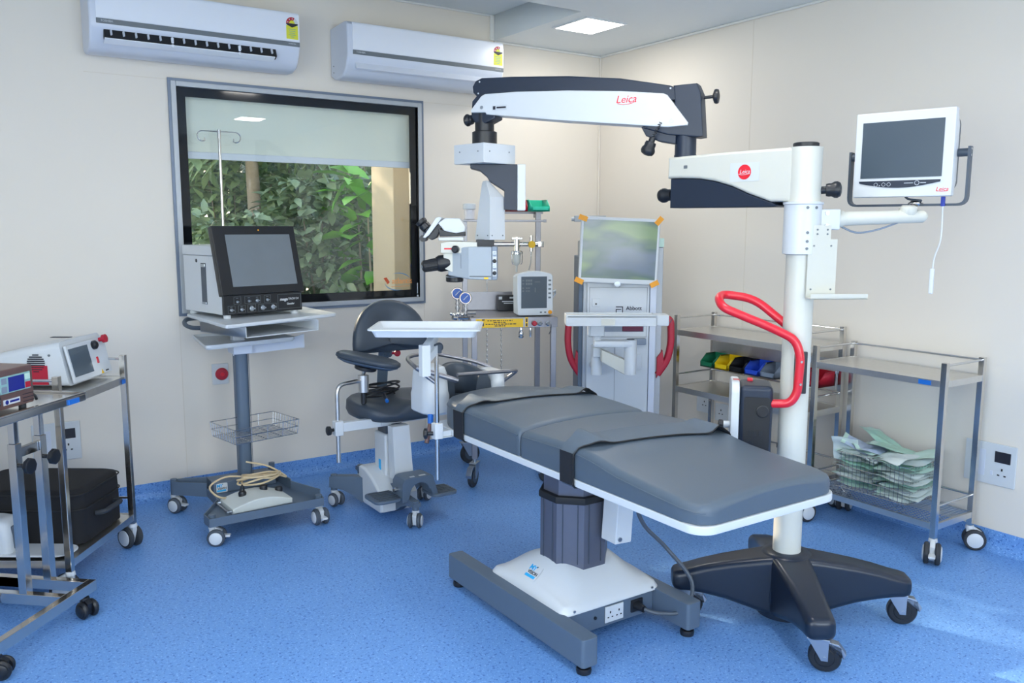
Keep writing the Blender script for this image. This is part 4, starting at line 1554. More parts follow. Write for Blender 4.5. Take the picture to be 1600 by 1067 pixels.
# lower arm (swings from the column)
J = Vector((2.415, 2.405, 0))
P0 = Vector((PX, PY, 0))
da_ = (J - P0)
LA = da_.length
AM = frame(PX, PY, 0, math.atan2(da_.y, da_.x))      # local x runs out along the arm; the camera sees its -y... +y sides
prof = [(-.0, 1.537), (-.0, 1.722), (.30, 1.7205), (LA - .0, 1.716), (LA + .045, 1.715), (LA + .045, 1.635), (LA - .02, 1.634), (LA - .10, 1.629), (LA - .17, 1.617), (LA - .24, 1.597), (LA - .31, 1.568), (.10, 1.537)]
m = MB(AM)
m.prism(prof, 'xz', -.052, .052, .012, 3)
m.cyl((0, 0, 1.536), (0, 0, 1.722), .057, seg=36)
la_ = m.build('lower_arm', M['cream'], sc, ang=40)
MB().lathe([(.042, 1.722), (.044, 1.726), (.044, 1.735), (.04, 1.738), (.01, 1.739)], (PX, PY, 0), (0, 0, 1), 28).build('top_cap', M['black'], la_)
ins = [(LA + .034, 1.634), (LA - .02, 1.633), (LA - .10, 1.628), (LA - .17, 1.616), (LA - .24, 1.596), (LA - .31, 1.567), (.095, 1.535), (.075, 1.524), (.09, 1.519), (LA + .034, 1.521)]
MB(AM).prism(ins, 'xz', -.046, .046, .006).build('arm_fairing', M['navy'], sc)
m = MB(AM)
knob_ball(m, (LA + .034, 0, 1.575), (LA + .105, .0, 1.572), .029)
m.build('lock_knob', M['black'], sc)
m = MB(frame(PX, PY, 0, -.95))
knob_ball(m, (.055, 0, 1.575), (.112, 0, 1.577), .029)
m.build('lock_knob', M['black'], sc)
# badges on the side that faces the room: side +y or -y of the arm?
side = 1 if (Matrix.Rotation(math.atan2(da_.y, da_.x), 3, 'Z') @ Vector((0, 1, 0))).dot(Vector((0, 0, 0)) - J) > 0 else -1
def arm_face(Mx, s, z, off):
    """matrix for lettering on an arm's visible side, reading towards the column"""
    if side > 0:
        return Mx @ Matrix.Translation((s, off, z)) @ Matrix.Rotation(PI, 4, 'Z') @ Matrix.Rotation(PI / 2, 4, 'X')
    return Mx @ Matrix.Translation((s, -off, z)) @ Matrix.Rotation(PI / 2, 4, 'X')
BF = arm_face(AM, .205, 1.645, .0522)
m = MB(BF).prism(rrect(.118, .066, .002), 'xy', 0, .0008)
bd = m.build('badge', M['white'], la_, label='white badge with a red disc')
MB(BF).disc((.0, 0, .001), (0, 0, 1), .0265, .0008, 40).build('badge_disc', M['redink'], bd)
m = MB(BF @ Matrix.Translation((0, 0, .0015)))
m.text('Leica', .0205, Matrix.Translation((.001, .001, 0)), shear=.25, depth=.0003)
m.tube(spline([(-.023, -.0065, 0), (-.012, -.0095, 0), (.006, -.009, 0), (.022, -.006, 0)], 4), .0009, seg=5)
m.build('badge_lettering', M['white'], bd)
BF2 = arm_face(AM, LA - .04, 1.675, .0522)
MB(BF2).prism(rrect(.016, .012, .002), 'xy', 0, .0012).build('arm_label', M['stripe'], la_)
# joint and upper arm
m = MB()
m.cyl((J.x, J.y, 1.714), (J.x, J.y, 1.725), .043, seg=28).cyl((J.x, J.y, 1.725), (J.x, J.y, 1.83), .041, seg=28)
m.build('swivel_joint', M['navy'], sc)
H_ = Vector((1.955, 3.142, 0))
db = H_ - J
LB = db.length
UM = frame(J.x, J.y, 0, math.atan2(db.y, db.x))
m = MB(UM)
m.prism([(.045, 1.985), (-.045, 1.988), (-.062, 1.95), (-.075, 1.79), (-.052, 1.787), (.06, 1.80), (.16, 1.83), (.12, 1.85), (.03, 1.845)], 'xz', -.043, .043, .008)
m.build('joint_housing', M['navy'], sc)
topb = [(.02, 1.93), (.03, 1.975), (.06, 1.987), (.256, 2.026), (.475, 2.050), (.72, 2.064), (.865, 2.068), (.893, 2.058), (.908, 2.035), (.905, 2.010), (.89, 1.995), (.91, 1.975), (.915, 1.91), (.895, 1.885), (.845, 1.88), (.80, 1.90), (.80, 1.96), (.5, 1.96), (.1, 1.93)]
m = MB(UM)
m.prism(topb, 'xz', -.040, .040, .008)
m.build('arm_spine', M['navy'], sc)
whp = [(-.016, 1.832), (-.018, 1.842), (.066, 1.950), (.082, 1.957), (.25, 1.976), (.474, 1.992), (.70, 2.001), (.845, 2.000), (.862, 1.992), (.912, 1.937), (.909, 1.926), (.842, 1.923), (.838, 1.915), (.5, 1.874), (.06, 1.828)]
m = MB(UM)
m.prism(whp, 'xz', -.050, .050, .006)
ua = m.build('upper_arm', M['white'], sc)
m = MB(UM)
for s_, z in ((.858, 1.945), (.045, 1.852)):
    for sg in (-1, 1):
        m.disc((s_, sg * .0503, z), (0, 1, 0), .0075, .003, 14)
m.build('arm_screw', M['silver'], ua)
m = MB(UM)
for s_, z in ((.872, 2.052), (.878, 2.005), (.055, 1.975)):
    for sg in (-1, 1):
        m.disc((s_, sg * .0405, z), (0, 1, 0), .0035, .003, 10)
m.build('spine_screw', M['paleink'], sc)
LF2 = arm_face(UM, .228, 1.942, .0503)
m = MB(LF2)
m.text('Leica', .041, Matrix.Translation((0, 0, .0003)), shear=.25, depth=.0004)
m.tube(spline([(-.034, -.014, 0), (-.015, -.019, 0), (.01, -.018, 0), (.03, -.014, 0)], 4), .0011, seg=5)
m.build('arm_lettering', M['redink'], ua)
LF3 = arm_face(UM, .775, 1.940, .0503)
m = MB(LF3)
m.mi = 0
m.prism(rrect(.068, .021, .002), 'xy', 0, .0006)
m.mi = 1
m.box((-.030, -.007, .0006), (-.018, .007, .0010)).box((-.013, -.003, .0006), (.030, .004, .0010))
m.build('arm_plate', [M['paleink'], M['ink']], ua)
m = MB(UM)
knob_ball(m, (.912, 0, 1.905), (.955, 0, 1.902), .026)
m.build('lock_knob', M['black'], sc)
m = MB(UM)
m.cyl((-.066, 0, 1.938), (-.105, 0, 1.94), .006, seg=10)
m.lathe([(.012, 0), (.026, .006), (.028, .012), (.026, .02), (.010, .024)], (-.100, 0, 1.94), (-1, 0, 0), 12)
m.build('tension_knob', M['black'], sc)
m = MB(UM)
m.prism([(.03, 1.835), (.15, 1.845), (.17, 1.835), (.15, 1.80), (.10, 1.778), (.03, 1.765)], 'xz', -.036, .036, .006)
m.build('lock_bracket', M['navy'], sc)
m = MB(UM)
pts = []
a0_, a1_ = Vector((.085, side * .058, 1.848)), Vector((.115, side * .062, 1.79))
for k in range(50):
    q = k / 49
    p_ = a0_ + (a1_ - a0_) * q
    pts.append((p_.x + .006 * math.cos(q * 40), p_.y + .006 * math.sin(q * 40), p_.z))
m.tube(pts, .0016, seg=5)
m.build('coil_cord', M['black'], sc)
m = MB(UM)
knob_ball(m, (.115, side * .058, 1.79), (.135, side * .062, 1.735), .028)
m.build('release_grip', M['black'], sc)

# ---- optics head, hung from the end of the arm; local x to the side, y away
HM = frame(H_.x, H_.y, 0, -.5889)  # frame turned to the camera yaw; head part offsets converted from image pixels
hd = None
m = MB(HM)
m.cyl((0, 0, 1.84), (0, 0, 1.93), .041, seg=28).lathe([(.048, 1.795), (.0535, 1.80), (.0535, 1.848), (.044, 1.852)], (0, 0, 0), (0, 0, 1), 32)
m.build('wrist_joint', M['black'], sc)
m = MB(HM @ frame(0, .0, 0, PI / 4))
m.box((-.094, -.094, 1.712), (.094, .094, 1.794), .004)
jb = m.build('junction_box', M['white'], sc)
m = MB(HM @ frame(0, .0, 0, PI / 4))
for a_ in (-.07, -.02, .02, .07):
    pass
for x_, z in ((-.06, 1.76), (.055, 1.762)):
    m.disc((x_, -.0945, z), (0, 1, 0), .003, .002, 8).disc((-.0945, x_, z), (1, 0, 0), .003, .002, 8)
m.build('box_screw', M['stripe'], jb)
m = MB(HM)
m.prism([(-.06, 1.7115), (-.06, 1.695), (-.02, 1.685), (.01, 1.66), (.022, 1.64), (.085, 1.60), (.085, 1.52), (.140, 1.518), (.140, 1.7115)], 'xz', -.045, .055, .004)
hb = m.build('carrier_bracket', M['navy'], sc)
m = MB(HM)
m.box((.1405, -.05, 1.516), (.176, .06, 1.7115), .004)
m.build('drive_cover', M['white'], sc)
m = MB(HM)
m.loft([[(-.042, -.03, 1.392), (.025, -.112, 1.392), (.088, -.03, 1.392), (.02, .03, 1.392)], [(-.019, -.03, 1.575), (.025, -.106, 1.572), (.086, -.03, 1.57), (.02, .03, 1.57)], [(-.011, -.03, 1.63), (.010, -.07, 1.628), (.030, -.03, 1.63), (.01, .02, 1.63)], [(-.006, -.03, 1.641), (.010, -.06, 1.641), (.022, -.03, 1.641), (.01, .01, 1.641)]])
fb = m.build('focus_body', M['white'], sc, ang=20)
m = MB(HM)
for x_, y_, z, nx_ in ((-.030, -.0455, 1.41, -.75), (.015, -.1005, 1.41, -.75), (.034, -.101, 1.41, .8), (.079, -.043, 1.41, .8)):
    m.disc((x_, y_, z), (nx_, -.65, 0), .003, .0022, 8)
m.build('body_seam', M['stripe'], fb)
MB(HM).box((-.035, -.085, 1.345), (.042, -.005, 1.393), .003).build('neck', M['black'], sc)
m = MB(HM)
m.prism([(-.185, 1.335), (-.185, 1.378), (-.15, 1.385), (-.03, 1.382), (-.028, 1.335)], 'xz', -.10, .03, .004)
m.prism([(-.175, 1.27), (-.175, 1.336), (-.13, 1.336), (-.13, 1.25)], 'xz', -.085, .03, .004)
m.build('optics_carrier', M['cream'], sc)
m = MB(HM).box((-.17, -.1012, 1.351), (-.13, -.0995, 1.357))
m.build('red_mark', M['redink'], sc)
MB(HM).lathe([(.014, 0), (.016, .004), (.016, .018), (.011, .022)], (-.118, -.098, 1.352), (-.3, -1, 0), 14).build('side_knob', M['black'], sc)
m = MB(HM)
m.loft([[(-.155, y_, z_) for y_, z_ in rrect(.115, .115, .006, 3, -.02, 1.297)], [(-.065, y_, z_) for y_, z_ in rrect(.165, .138, .006, 3, -.03, 1.294)],
        [(.032, y_, z_) for y_, z_ in rrect(.165, .142, .006, 3, -.03, 1.292)]])
ob_ = m.build('microscope_body', M['optgrey'], sc, ang=20)
MB(HM).box((-.062, -.1135, 1.235), (.03, -.112, 1.24)).box((-.10, -.1, 1.27), (-.098, -.095, 1.33)).build('body_seam', M['stripe'], ob_)
MB(HM).box((.0, -.1136, 1.226), (.018, -.112, 1.234)).build('warning_label', M['yellow'], ob_, label='yellow label')
m = MB(HM)
m.box((.033, -.115, 1.222), (.056, .05, 1.364), .004)
cp = m.build('connector_panel', M['bingrey'], sc)
MB(HM).box((.036, -.1165, 1.238), (.053, -.1145, 1.345), .001).build('panel_face', M['white'], cp)
for k, (z, mt_) in enumerate(((1.332, 'silver'), (1.303, 'black'), (1.276, 'silver'), (1.252, 'black'))):
    m = MB(HM)
    m.lathe([(.0085, 0), (.0085, .004), (.005, .005), (.004, .003)], (.0445, -.1165, z), (0, -1, 0), 16)
    m.build('connector', M[mt_], cp)
m = MB(HM)
m.lathe([(.030, 0), (.036, .006), (.036, .045), (.030, .058), (.026, .06), (.023, .118), (.018, .122), (.012, .122)], (-.15, -.05, 1.296), (-.94, -.28, -.16), 28)
kb = m.build('focus_knob', M['black'], sc)
m = MB(HM)
ax = Vector((-.94, -.28, -.16)).normalized()
pu = ax.orthogonal().normalized()
pw = ax.cross(pu)
for k in range(22):
    a_ = 2 * PI * k / 22
    o1 = Vector((-.15, -.05, 1.296)) + ax * .062 + (pu * math.cos(a_) + pw * math.sin(a_)) * .0265
    o2 = Vector((-.15, -.05, 1.296)) + ax * .116 + (pu * math.cos(a_) + pw * math.sin(a_)) * .0238
    m.cyl(o1, o2, .0016, seg=5)
m.build('knob_rib', M['black'], kb)
m = MB(HM).disc(tuple(Vector((-.15, -.05, 1.296)) + ax * .1235), ax, .008, .002, 14)
m.build('knob_cap', M['silver'], kb)
m = MB(HM)
m.lathe([(.030, 1.242), (.038, 1.238), (.038, 1.212), (.034, 1.208), (.026, 1.208)], (-.132, -.02, 0), (0, 0, 1), 28)
m.build('objective', M['black'], sc)
MB(HM).lathe([(.0385, 1.233), (.0392, 1.231), (.0385, 1.229)], (-.132, -.02, 0), (0, 0, 1), 28).build('objective_ring', M['silver'], sc)
m = MB(HM)
m.prism([(-.195, 1.388), (-.195, 1.401), (-.09, 1.404), (-.088, 1.388)], 'xz', -.08, .02, .003)
m.build('tube_mount', M['white'], sc)
m = MB(HM)
m.prism([(-.198, 1.462), (-.166, 1.484), (-.104, 1.482), (-.081, 1.448), (-.083, 1.426), (-.12, 1.418), (-.17, 1.428)], 'xz', -.08, .02, .006)
m.build('binocular_tube', M['white'], sc)
m = MB(HM)
m.prism([(-.196, 1.44), (-.165, 1.428), (-.12, 1.418), (-.083, 1.425), (-.083, 1.408), (-.19, 1.405)], 'xz', -.076, .016, .003)
m.build('tube_base', M['black'], sc)
m = MB(HM)
m.prism([(-.262, 1.402), (-.252, 1.398), (-.235, 1.41), (-.178, 1.484), (-.192, 1.489), (-.205, 1.484)], 'xz', -.088, .028, .004)
m.build('eyepiece_plate', M['white'], sc)
m = MB(HM)
m.prism([(-.245, 1.40), (-.225, 1.39), (-.205, 1.40), (-.182, 1.445), (-.19, 1.468)], 'xz', -.07, .01, .004)
m.cyl((-.262, -.085, 1.397), (-.262, .025, 1.397), .014, seg=16)
m.build('tilt_joint', M['black'], sc)
for y_ in (-.062, .002):
    m = MB(HM)
    m.lathe([(.014, 0), (.017, .006), (.017, .022), (.021, .026), (.021, .046), (.017, .05), (.022, .055), (.023, .068), (.015, .07)], (-.232, y_, 1.42), (-.62, 0, .70), 22)
    m.build('eyepiece', M['black'], sc)

# ---- red guide handle and control box on the column
m = MB()
m.tube(fillet([(PX - .01, PY + .04, 1.10), (2.44, 2.06, 1.19), (2.355, 2.14, 1.205), (2.295, 2.10, 1.19), (2.272, 2.055, 1.165), (2.38, 1.93, 1.10), (2.437, 1.868, 1.06), (2.448, 1.852, 1.00), (2.446, 1.858, .87), (2.43, 1.875, .832), (2.372, 1.985, .82)], .05, 6), .0155, seg=14)
hn = m.build('guide_handle', M['red'], sc, label='red tubular guide handle')
m = MB()
for z in (.985, .905):
    m.disc((2.438, 1.840, z), (-.55, -.8, 0), .0045, .005, 10)
m.build('handle_bolt', M['chrome'], hn)
MB(frame(PX, PY, .94, math.atan2(-.05, -.045))).box((.046, -.014, -.075), (.056, .03, .075), .003).build('handle_mount', M['black'], sc)
KM = frame(2.405, 2.005, .62, -.80)
m = MB(KM)
m.box((-.06, -.075, .0), (.055, .075, .27), .018, 3)
kx = m.build('control_box', M['navy'], sc)
m = MB(KM)
m.prism([(y_, z_) for y_, z_ in rrect(.17, .29, .04, 5, 0, .137)], 'yz', -.09, -.0605, .006)
m.build('front_cover', M['white'], kx)
m = MB(KM)
m.prism([(x_, z_) for x_, z_ in rrect(.09, .21, .01, 3, .0, .125)], 'xz', -.0775, -.0752, 0)
m.build('rear_panel', M['blackmatt'], kx)
m = MB(KM)
m.lathe([(.022, 0), (.022, .003), (.019, .004), (.018, .003)], (.02, -.0776, .18), (0, -1, 0), 24)
m.build('rear_port', M['black'], kx)
m = MB(KM).disc((-.02, -.078, .06), (0, 1, 0), .012, .003, 18)
m.build('rear_port', M['black'], kx)
m = MB(KM)
for x_ in (-.03, -.01, .01):
    m.box((x_, -.079, .09), (x_ + .012, -.0772, .11))
m.build('rear_slot', M['black'], kx)
m = MB(KM)
m.cyl((-.09, -.04, .12), (-.112, -.04, .12), .012, seg=14)
m.build('knob_stem', M['white'], kx)
m = MB(KM)
m.lathe([(.012, 0), (.016, .003), (.016, .016), (.012, .019)], (-.112, -.04, .12), (-1, 0, 0), 14)
m.build('rotary_knob', M['black'], kx)
m = MB(KM)
m.box((-.085, -.03, .268), (-.06, .0, .283), .004).box((-.03, .03, .268), (-.01, .05, .28), .003)
m.build('rocker_switch', M['red'], kx, label='red rocker switches')

# ================================================================ monitor on the arm
c0 = Vector((2.852, 1.767, 1.706))
MM = frame(c0.x, c0.y, c0.z, math.atan2(-.967, .25))     # local x along its width, -y towards the viewer
mo = thing('display_monitor', 'white framed flat monitor with a blank dark screen in a black U-shaped bracket', 'monitor', c0)
w2, h2 = .1675, .150
m = MB(MM)
m.box((-w2, -.012, -h2), (w2, .022, h2), .005)
bz = m.build('front_frame', M['white'], mo)
m = MB(MM)
m.loft([[(x_, .022, z_) for x_, z_ in rrect(2 * w2 - .004, 2 * h2 - .004, .012, 4)], [(x_, .06, z_) for x_, z_ in rrect(2 * w2 - .012, 2 * h2 - .05, .03, 4)]])
m.build('side_shell', M['white'], mo, ang=50)
m = MB(MM)
m.loft([[(x_, y_, z_) for x_, z_ in rrect(2 * w2 - a_, 2 * h2 - b_, .03, 4)] for y_, a_, b_ in ((.03, .006, .02), (.095, .022, .04), (.115, .07, .09))])
m.build('back_shell', M['slated'], mo, ang=50)
m = MB(MM).box((-w2 + .026, -.0145, -h2 + .068), (w2 - .034, -.011, h2 - .034), .001)
m.build('screen', M['screend'], mo)
pl = [(-w2 + .022, -h2 + .058), (w2 - .036, -h2 + .058), (w2 - .037, -h2 + .052)]
for k in range(11):
    q = 1 - k / 10
    pl.append((-w2 + .024 + (2 * w2 - .062) * q, -h2 + .050 - .018 * math.sin(PI * q)))
m = MB(MM).prism(pl, 'xz', -.0142, -.011)
cs = m.build('control_strip', M['navy'], mo)
m = MB(MM)
for x_ in (-.085, -.058, -.04):
    m.tube([(x_ + .0062 * math.cos(a_ * PI / 8), -.0145, -h2 + .045 + .0062 * math.sin(a_ * PI / 8)) for a_ in range(16)], .0007, True, 5)
m.tube([(.055 + .0075 * math.cos(a_ * PI / 8), -.0145, -h2 + .048 + .0075 * math.sin(a_ * PI / 8)) for a_ in range(16)], .0009, True, 5)
m.box((.012, -.0148, -h2 + .047), (.042, -.0142, -h2 + .049)).box((.066, -.0148, -h2 + .047), (.085, -.0142, -h2 + .049))
m.disc((-.072, -.0145, -h2 + .041), (0, 1, 0), .002, .001, 8)
m.build('strip_marking', M['paleink'], cs)
m = MB(MM @ Matrix.Translation((w2 - .03, -.0124, -h2 + .024)) @ Matrix.Rotation(PI / 2, 4, 'X'))
m.text('Leica', .020, Matrix(), shear=.25, depth=.0004)
m.tube([(-.017, -.0065, 0), (0, -.009, 0), (.016, -.0065, 0)], .0006, seg=5)
m.build('frame_lettering', M['redink'], mo)
m = MB(MM)
wb = w2 + .034
zb = -h2 - .028
bar_ = fillet([(-wb, .055, .02), (-wb, .055, zb), (wb, .055, zb), (wb, .055, .02)], .03, 5)
m.loft([[(p.x + a_ * nx, p.y + b_, p.z + a_ * nz) for a_, b_ in ((-.004, -.016), (.004, -.016), (.004, .016), (-.004, .016))]
        for p, nx, nz in [(bar_[i], *(lambda t_: (t_.z, -t_.x))(((bar_[min(i + 1, len(bar_) - 1)] - bar_[max(i - 1, 0)]).normalized()))) for i in range(len(bar_))]])
m.cyl((-wb, .055, .0), (-w2 + .01, .055, .0), .014, seg=16).cyl((wb, .055, .0), (w2 - .01, .055, .0), .014, seg=16)
br = m.build('yoke_bracket', M['slated'], mo)
m = MB(MM)
for z in (.012, -.01):
    m.disc((wb + .0045, .05, z), (1, 0, 0), .005, .003, 10)
m.build('bracket_bolt', M['chrome'], br)
jw = MM.inverted() @ (am1 - dA * .045)
m = MB(MM)
m.lathe([(.022, -.010), (.026, -.004), (.026, .002), (.018, .008), (.012, .012)], (jw.x, .055, zb + .006), (0, 0, 1), 24)
m.build('swivel_washer', M['chrome'], mo)
m = MB(MM)
m.tube(spline([(-.01, .05, -h2 + .02), (.01, .045, -h2 - .005), (jw.x + .02, .05, -h2 - .012), (jw.x, .056, zb + .016)], 5), .004, seg=7)
m.build('monitor_cable', M['slated'], mo)
# ---- thin lead hanging from its lower edge
hp = MM @ Vector((w2 - .035, .03, -h2))
hl = thing('hanging_lead', 'white lead with a blue plug hanging from the lower edge of the monitor', 'cable', hp)
m = MB(MM).box((w2 - .042, .026, -h2 - .034), (w2 - .028, .034, -h2 - .0005), .002)
m.build('plug', M['darkblue'], hl, label='blue plug')
m = MB(MM)
m.tube(spline([(w2 - .035, .03, -h2 - .034), (w2 - .033, .03, -h2 - .11), (w2 - .036, .031, -h2 - .16), (w2 - .05, .03, -h2 - .21), (w2 - .054, .03, -h2 - .255)], 6), .0026, seg=7)
m.build('lead', M['white'], hl)
MB(MM).box((w2 - .062, .025, -h2 - .342), (w2 - .047, .035, -h2 - .253), .003).build('stick', M['white'], hl)
# ================================================================ console cart
ct = thing('console_cart', 'grey-legged cart with white shelves, a wire basket and a thin drip pole, under the window', 'cart', (1.18, 4.15, 0))
pol = [(.895, 3.79), (1.435, 3.80), (1.445, 3.87), (1.372, 4.08), (1.355, 4.30), (1.40, 4.42), (1.37, 4.46), (1.28, 4.36), (1.06, 4.36), (.885, 4.425), (.86, 4.385), (1.0, 4.26), (1.0, 4.06), (.89, 3.87)]
m = MB().prism(pol, 'xy', .112, .118)
bs = m.build('base_tray', M['slate'], ct)
m = MB()
def rimwall(m, poly, z0, z1, t_, skip=()):
    n_ = len(poly)
    for i in range(n_):
        if i in skip:
            continue
        a_, b_ = Vector((*poly[i], 0)), Vector((*poly[(i + 1) % n_], 0))
        d_ = (b_ - a_)
        m.raw(*slab(a_, b_, z0, z1, t_))
def slab(a_, b_, z0, z1, t_):
    d_ = (b_ - a_).normalized()
    n_ = Vector((-d_.y, d_.x, 0)) * (t_ / 2)
    v = []
    for z in (z0, z1):
        for p in (a_ - n_, b_ - n_, b_ + n_, a_ + n_):
            v.append((p.x, p.y, z))
    return v, [(3, 2, 1, 0), (4, 5, 6, 7), (0, 1, 5, 4), (1, 2, 6, 5), (2, 3, 7, 6), (3, 0, 4, 7)]
rimwall(m, pol, .098, .138, .005)
for i in (8, 10, 9):
    pass
m.raw(*slab(Vector((1.0, 4.26, 0)), Vector((.86, 4.385, 0)), .095, .165, .006))
m.raw(*slab(Vector((1.06, 4.36, 0)), Vector((.885, 4.425, 0)), .095, .165, .006))
m.raw(*slab(Vector((1.445, 3.87, 0)), Vector((1.372, 4.08, 0)), .098, .16, .006))
m.raw(*slab(Vector((1.372, 4.08, 0)), Vector((1.355, 4.30, 0)), .098, .17, .006))
m.build('base_rim', M['slate'], bs)
m = MB().box((1.02, 4.21, .118), (1.335, 4.35, .172), .005)
m.build('base_step', M['slate'], bs)
for x, y, r in ((.872, 4.405, 2.2), (.915, 3.83, 2.7), (1.425, 3.838, 1.6), (1.385, 4.43, 1.9)):
    MB().cyl((x, y, .085), (x, y, .172 if y > 4.2 else .145), .016, seg=16).build('castor_socket', M['slate'], bs)
    castor(ct, frame(x, y, 0, r), .10, .040)
m = MB()
m.loft([[(1.197 + a_, 4.275 + b_, z) for a_, b_ in rrect(.066, .08, .025, 5)] for z in (.172, .868)])
po = m.build('pole', M['slate'], ct)
MB().box((1.222, 4.2335, .18), (1.2235, 4.2365, .86)).box((1.2285, 4.24, .18), (1.2305, 4.2425, .86)).build('pole_groove', M['slated'], po)
# wire basket round the pole
bw = [(1.024, 4.235), (1.365, 4.305), (1.415, 4.055), (1.075, 3.985)]
m = MB()
for z, s_ in ((.482, 1.0), (.446, .98), (.41, .95)):
    c_ = (1.22, 4.145)
    m.tube([(c_[0] + (x - c_[0]) * s_, c_[1] + (y - c_[1]) * s_, z) for x, y in bw], .0024, True, 6)
for i in range(4):
    a_, b_ = bw[i], bw[(i + 1) % 4]
    for k in range(10 if i in (1, 3) else 4):
        q = k / (10 if i in (1, 3) else 4)
        x, y = a_[0] + (b_[0] - a_[0]) * q, a_[1] + (b_[1] - a_[1]) * q
        m.cyl((x, y, .482), (c_[0] + (x - c_[0]) * .95, c_[1] + (y - c_[1]) * .95, .41), .0017, seg=5)
for k in range(1, 10):
    q = k / 10
    f_ = lambda a_, b_: (c_[0] + (a_[0] + (b_[0] - a_[0]) * q - c_[0]) * .95, c_[1] + (a_[1] + (b_[1] - a_[1]) * q - c_[1]) * .95, .41)
    m.cyl(f_(bw[0], bw[3]), f_(bw[1], bw[2]), .0017, seg=5)
for k in range(1, 4):
    q = k / 4
    f_ = lambda a_, b_: (c_[0] + (a_[0] + (b_[0] - a_[0]) * q - c_[0]) * .95, c_[1] + (a_[1] + (b_[1] - a_[1]) * q - c_[1]) * .95, .409)
    m.cyl(f_(bw[0], bw[1]), f_(bw[3], bw[2]), .0017, seg=5)
m.build('wire_basket', M['chromedark'], ct)
# trays and shelf
def dish(poly, z, h, rim, m):
    """shallow tray with an outward lip"""
    cx_ = sum(p[0] for p in poly) / len(poly)
    cy_ = sum(p[1] for p in poly) / len(poly)
    sc_ = lambda s_, zz: [(cx_ + (x - cx_) * s_, cy_ + (y - cy_) * s_, zz) for x, y in poly]
    m.loft([sc_(.97, z), sc_(1.0, z + h * .4), sc_(1.0, z + h), sc_(.985, z + h), sc_(.955, z + h - rim)])
def rpoly(poly, r=.03, n=4):
    return [(p.x, p.y) for p in fillet([(x, y, 0) for x, y in poly], r, n, True)]
m = MB()
dish(rpoly([(.985, 4.09), (1.462, 4.19), (1.43, 4.53), (1.035, 4.56)]), .862, .022, .012, m)
m.build('keyboard_tray', M['white'], ct)
m = MB()
m.prism([(1.16, .80), (1.50, .815), (1.53, .812), (1.53, .885), (1.42, .86), (1.16, .858)], 'xz', 4.262, 4.27)
m.box((1.15, 4.22, .81), (1.245, 4.33, .862), .006).box((1.17, 4.29, .862), (1.23, 4.35, .978), .006)
m.build('tray_bracket', M['acpale'], ct)
m = MB(frame(1.137, 3.952, .925, .29))
m.box((0, 0, 0), (.42, .40, .004)).box((0, 0, 0), (.004, .40, .052)).box((.416, 0, 0), (.42, .40, .052)).box((0, .396, 0), (.42, .40, .052)).box((-.008, .02, .052), (.428, .40, .055))
m.build('open_drawer', M['white'], ct)
m = MB()
m.prism(rpoly([(1.03, 3.89), (1.665, 4.135), (1.645, 4.57), (1.0, 4.52)], .02), 'xy', .982, 1.0, .005)
m.build('top_shelf', M['white'], ct)
m = MB()
m.tube(spline([(1.10, 4.30, .945), (1.0, 4.38, .94), (.975, 4.45, .955), (1.0, 4.50, .972), (1.06, 4.5, .976)], 6), .011, seg=8)
m.build('side_hose', M['slated'], ct)
m = MB()
m.tube([(1.225, 4.592, .95), (1.225, 4.592, 1.60), (1.225, 4.592, 1.92)], .0075, seg=12)
m.cyl((1.225, 4.592, 1.60), (1.225, 4.592, 1.935), .0058, seg=12).cyl((1.225, 4.592, 1.90), (1.225, 4.592, 1.945), .0095, seg=12)
m.box((1.2, 4.54, .955), (1.25, 4.60, .981), .003)
m.build('drip_pole', M['chrome'], ct)
m = MB()
for sg in (-1, 1):
    p = [(1.225, 4.592, 1.935), (1.225 + sg * .085, 4.592, 1.935)]
    for k in range(1, 9):
        a_ = PI / 2 - k / 8 * PI * 1.15
        p.append((1.225 + sg * (.085 + .026 * math.cos(a_)), 4.592, 1.909 + .026 * math.sin(a_)))
    p.append((1.225 + sg * .075, 4.592, 1.902))
    m.tube(p, .0034, seg=7)
m.build('drip_hook', M['chrome'], ct)

# ================================================================ console on the cart
GM = frame(1.09, 4.135, 1.0005, .205)
cn = thing('surgical_console', 'white surgical console with black tilted touch screen and silver sockets, on the cart', 'medical device', GM.translation)
m = MB(GM)
m.prism([(.0205, .018), (.42, .018), (.42, .301), (.086, .301), (.036, .116), (.0205, .116)], 'yz', 0, .43, .004)
m.build('housing', M['white'], cn)
m = MB(GM).box((-.004, .094, .3015), (.434, .425, .352), .008)
m.build('lid', M['white'], cn)
m = MB(GM).box((-.0015, .17, .06), (.002, .225, .265), .012)
gv = m.build('side_handle_slot', M['slated'], cn)
MB(GM).box((-.006, .175, .245), (.0, .22, .262), .003).box((-.006, .175, .06), (.0, .22, .072), .003).build('handle_bracket', M['silver'], gv)
MB(GM).disc((-.0005, .27, .275), (1, 0, 0), .009, .003, 14).build('side_port', M['black'], cn)
m = MB(GM).box((.0, .0, .018), (.43, .0195, .115), .003)
fp = m.build('socket_panel', M['bezel'], cn)
for x, y in ((.03, .03), (.40, .03), (.03, .39), (.40, .39)):
    MB(GM).lathe([(.018, 0), (.019, .006), (.017, .0175)], (x, y, 0), (0, 0, 1), 18).build('foot', M['white'], cn)
tilt = math.atan2(.088, .335)
DM2 = GM @ frame(0, .0, .112, 0, -tilt)
m = MB(DM2)
m.box((-.012, -.012, 0), (.44, .026, .345), .005)
ds = m.build('display_housing', M['bezel'], cn)
m = MB(DM2).box((.052, -.0135, .04), (.405, -.011, .300), .001)
m.build('touch_screen', M['lcdgrey'], ds)
MB(DM2).disc((.235, -.0125, .322), (0, 1, 0), .004, .002, 12).build('indicator', M['orange'], ds, label='amber indicator lamp')
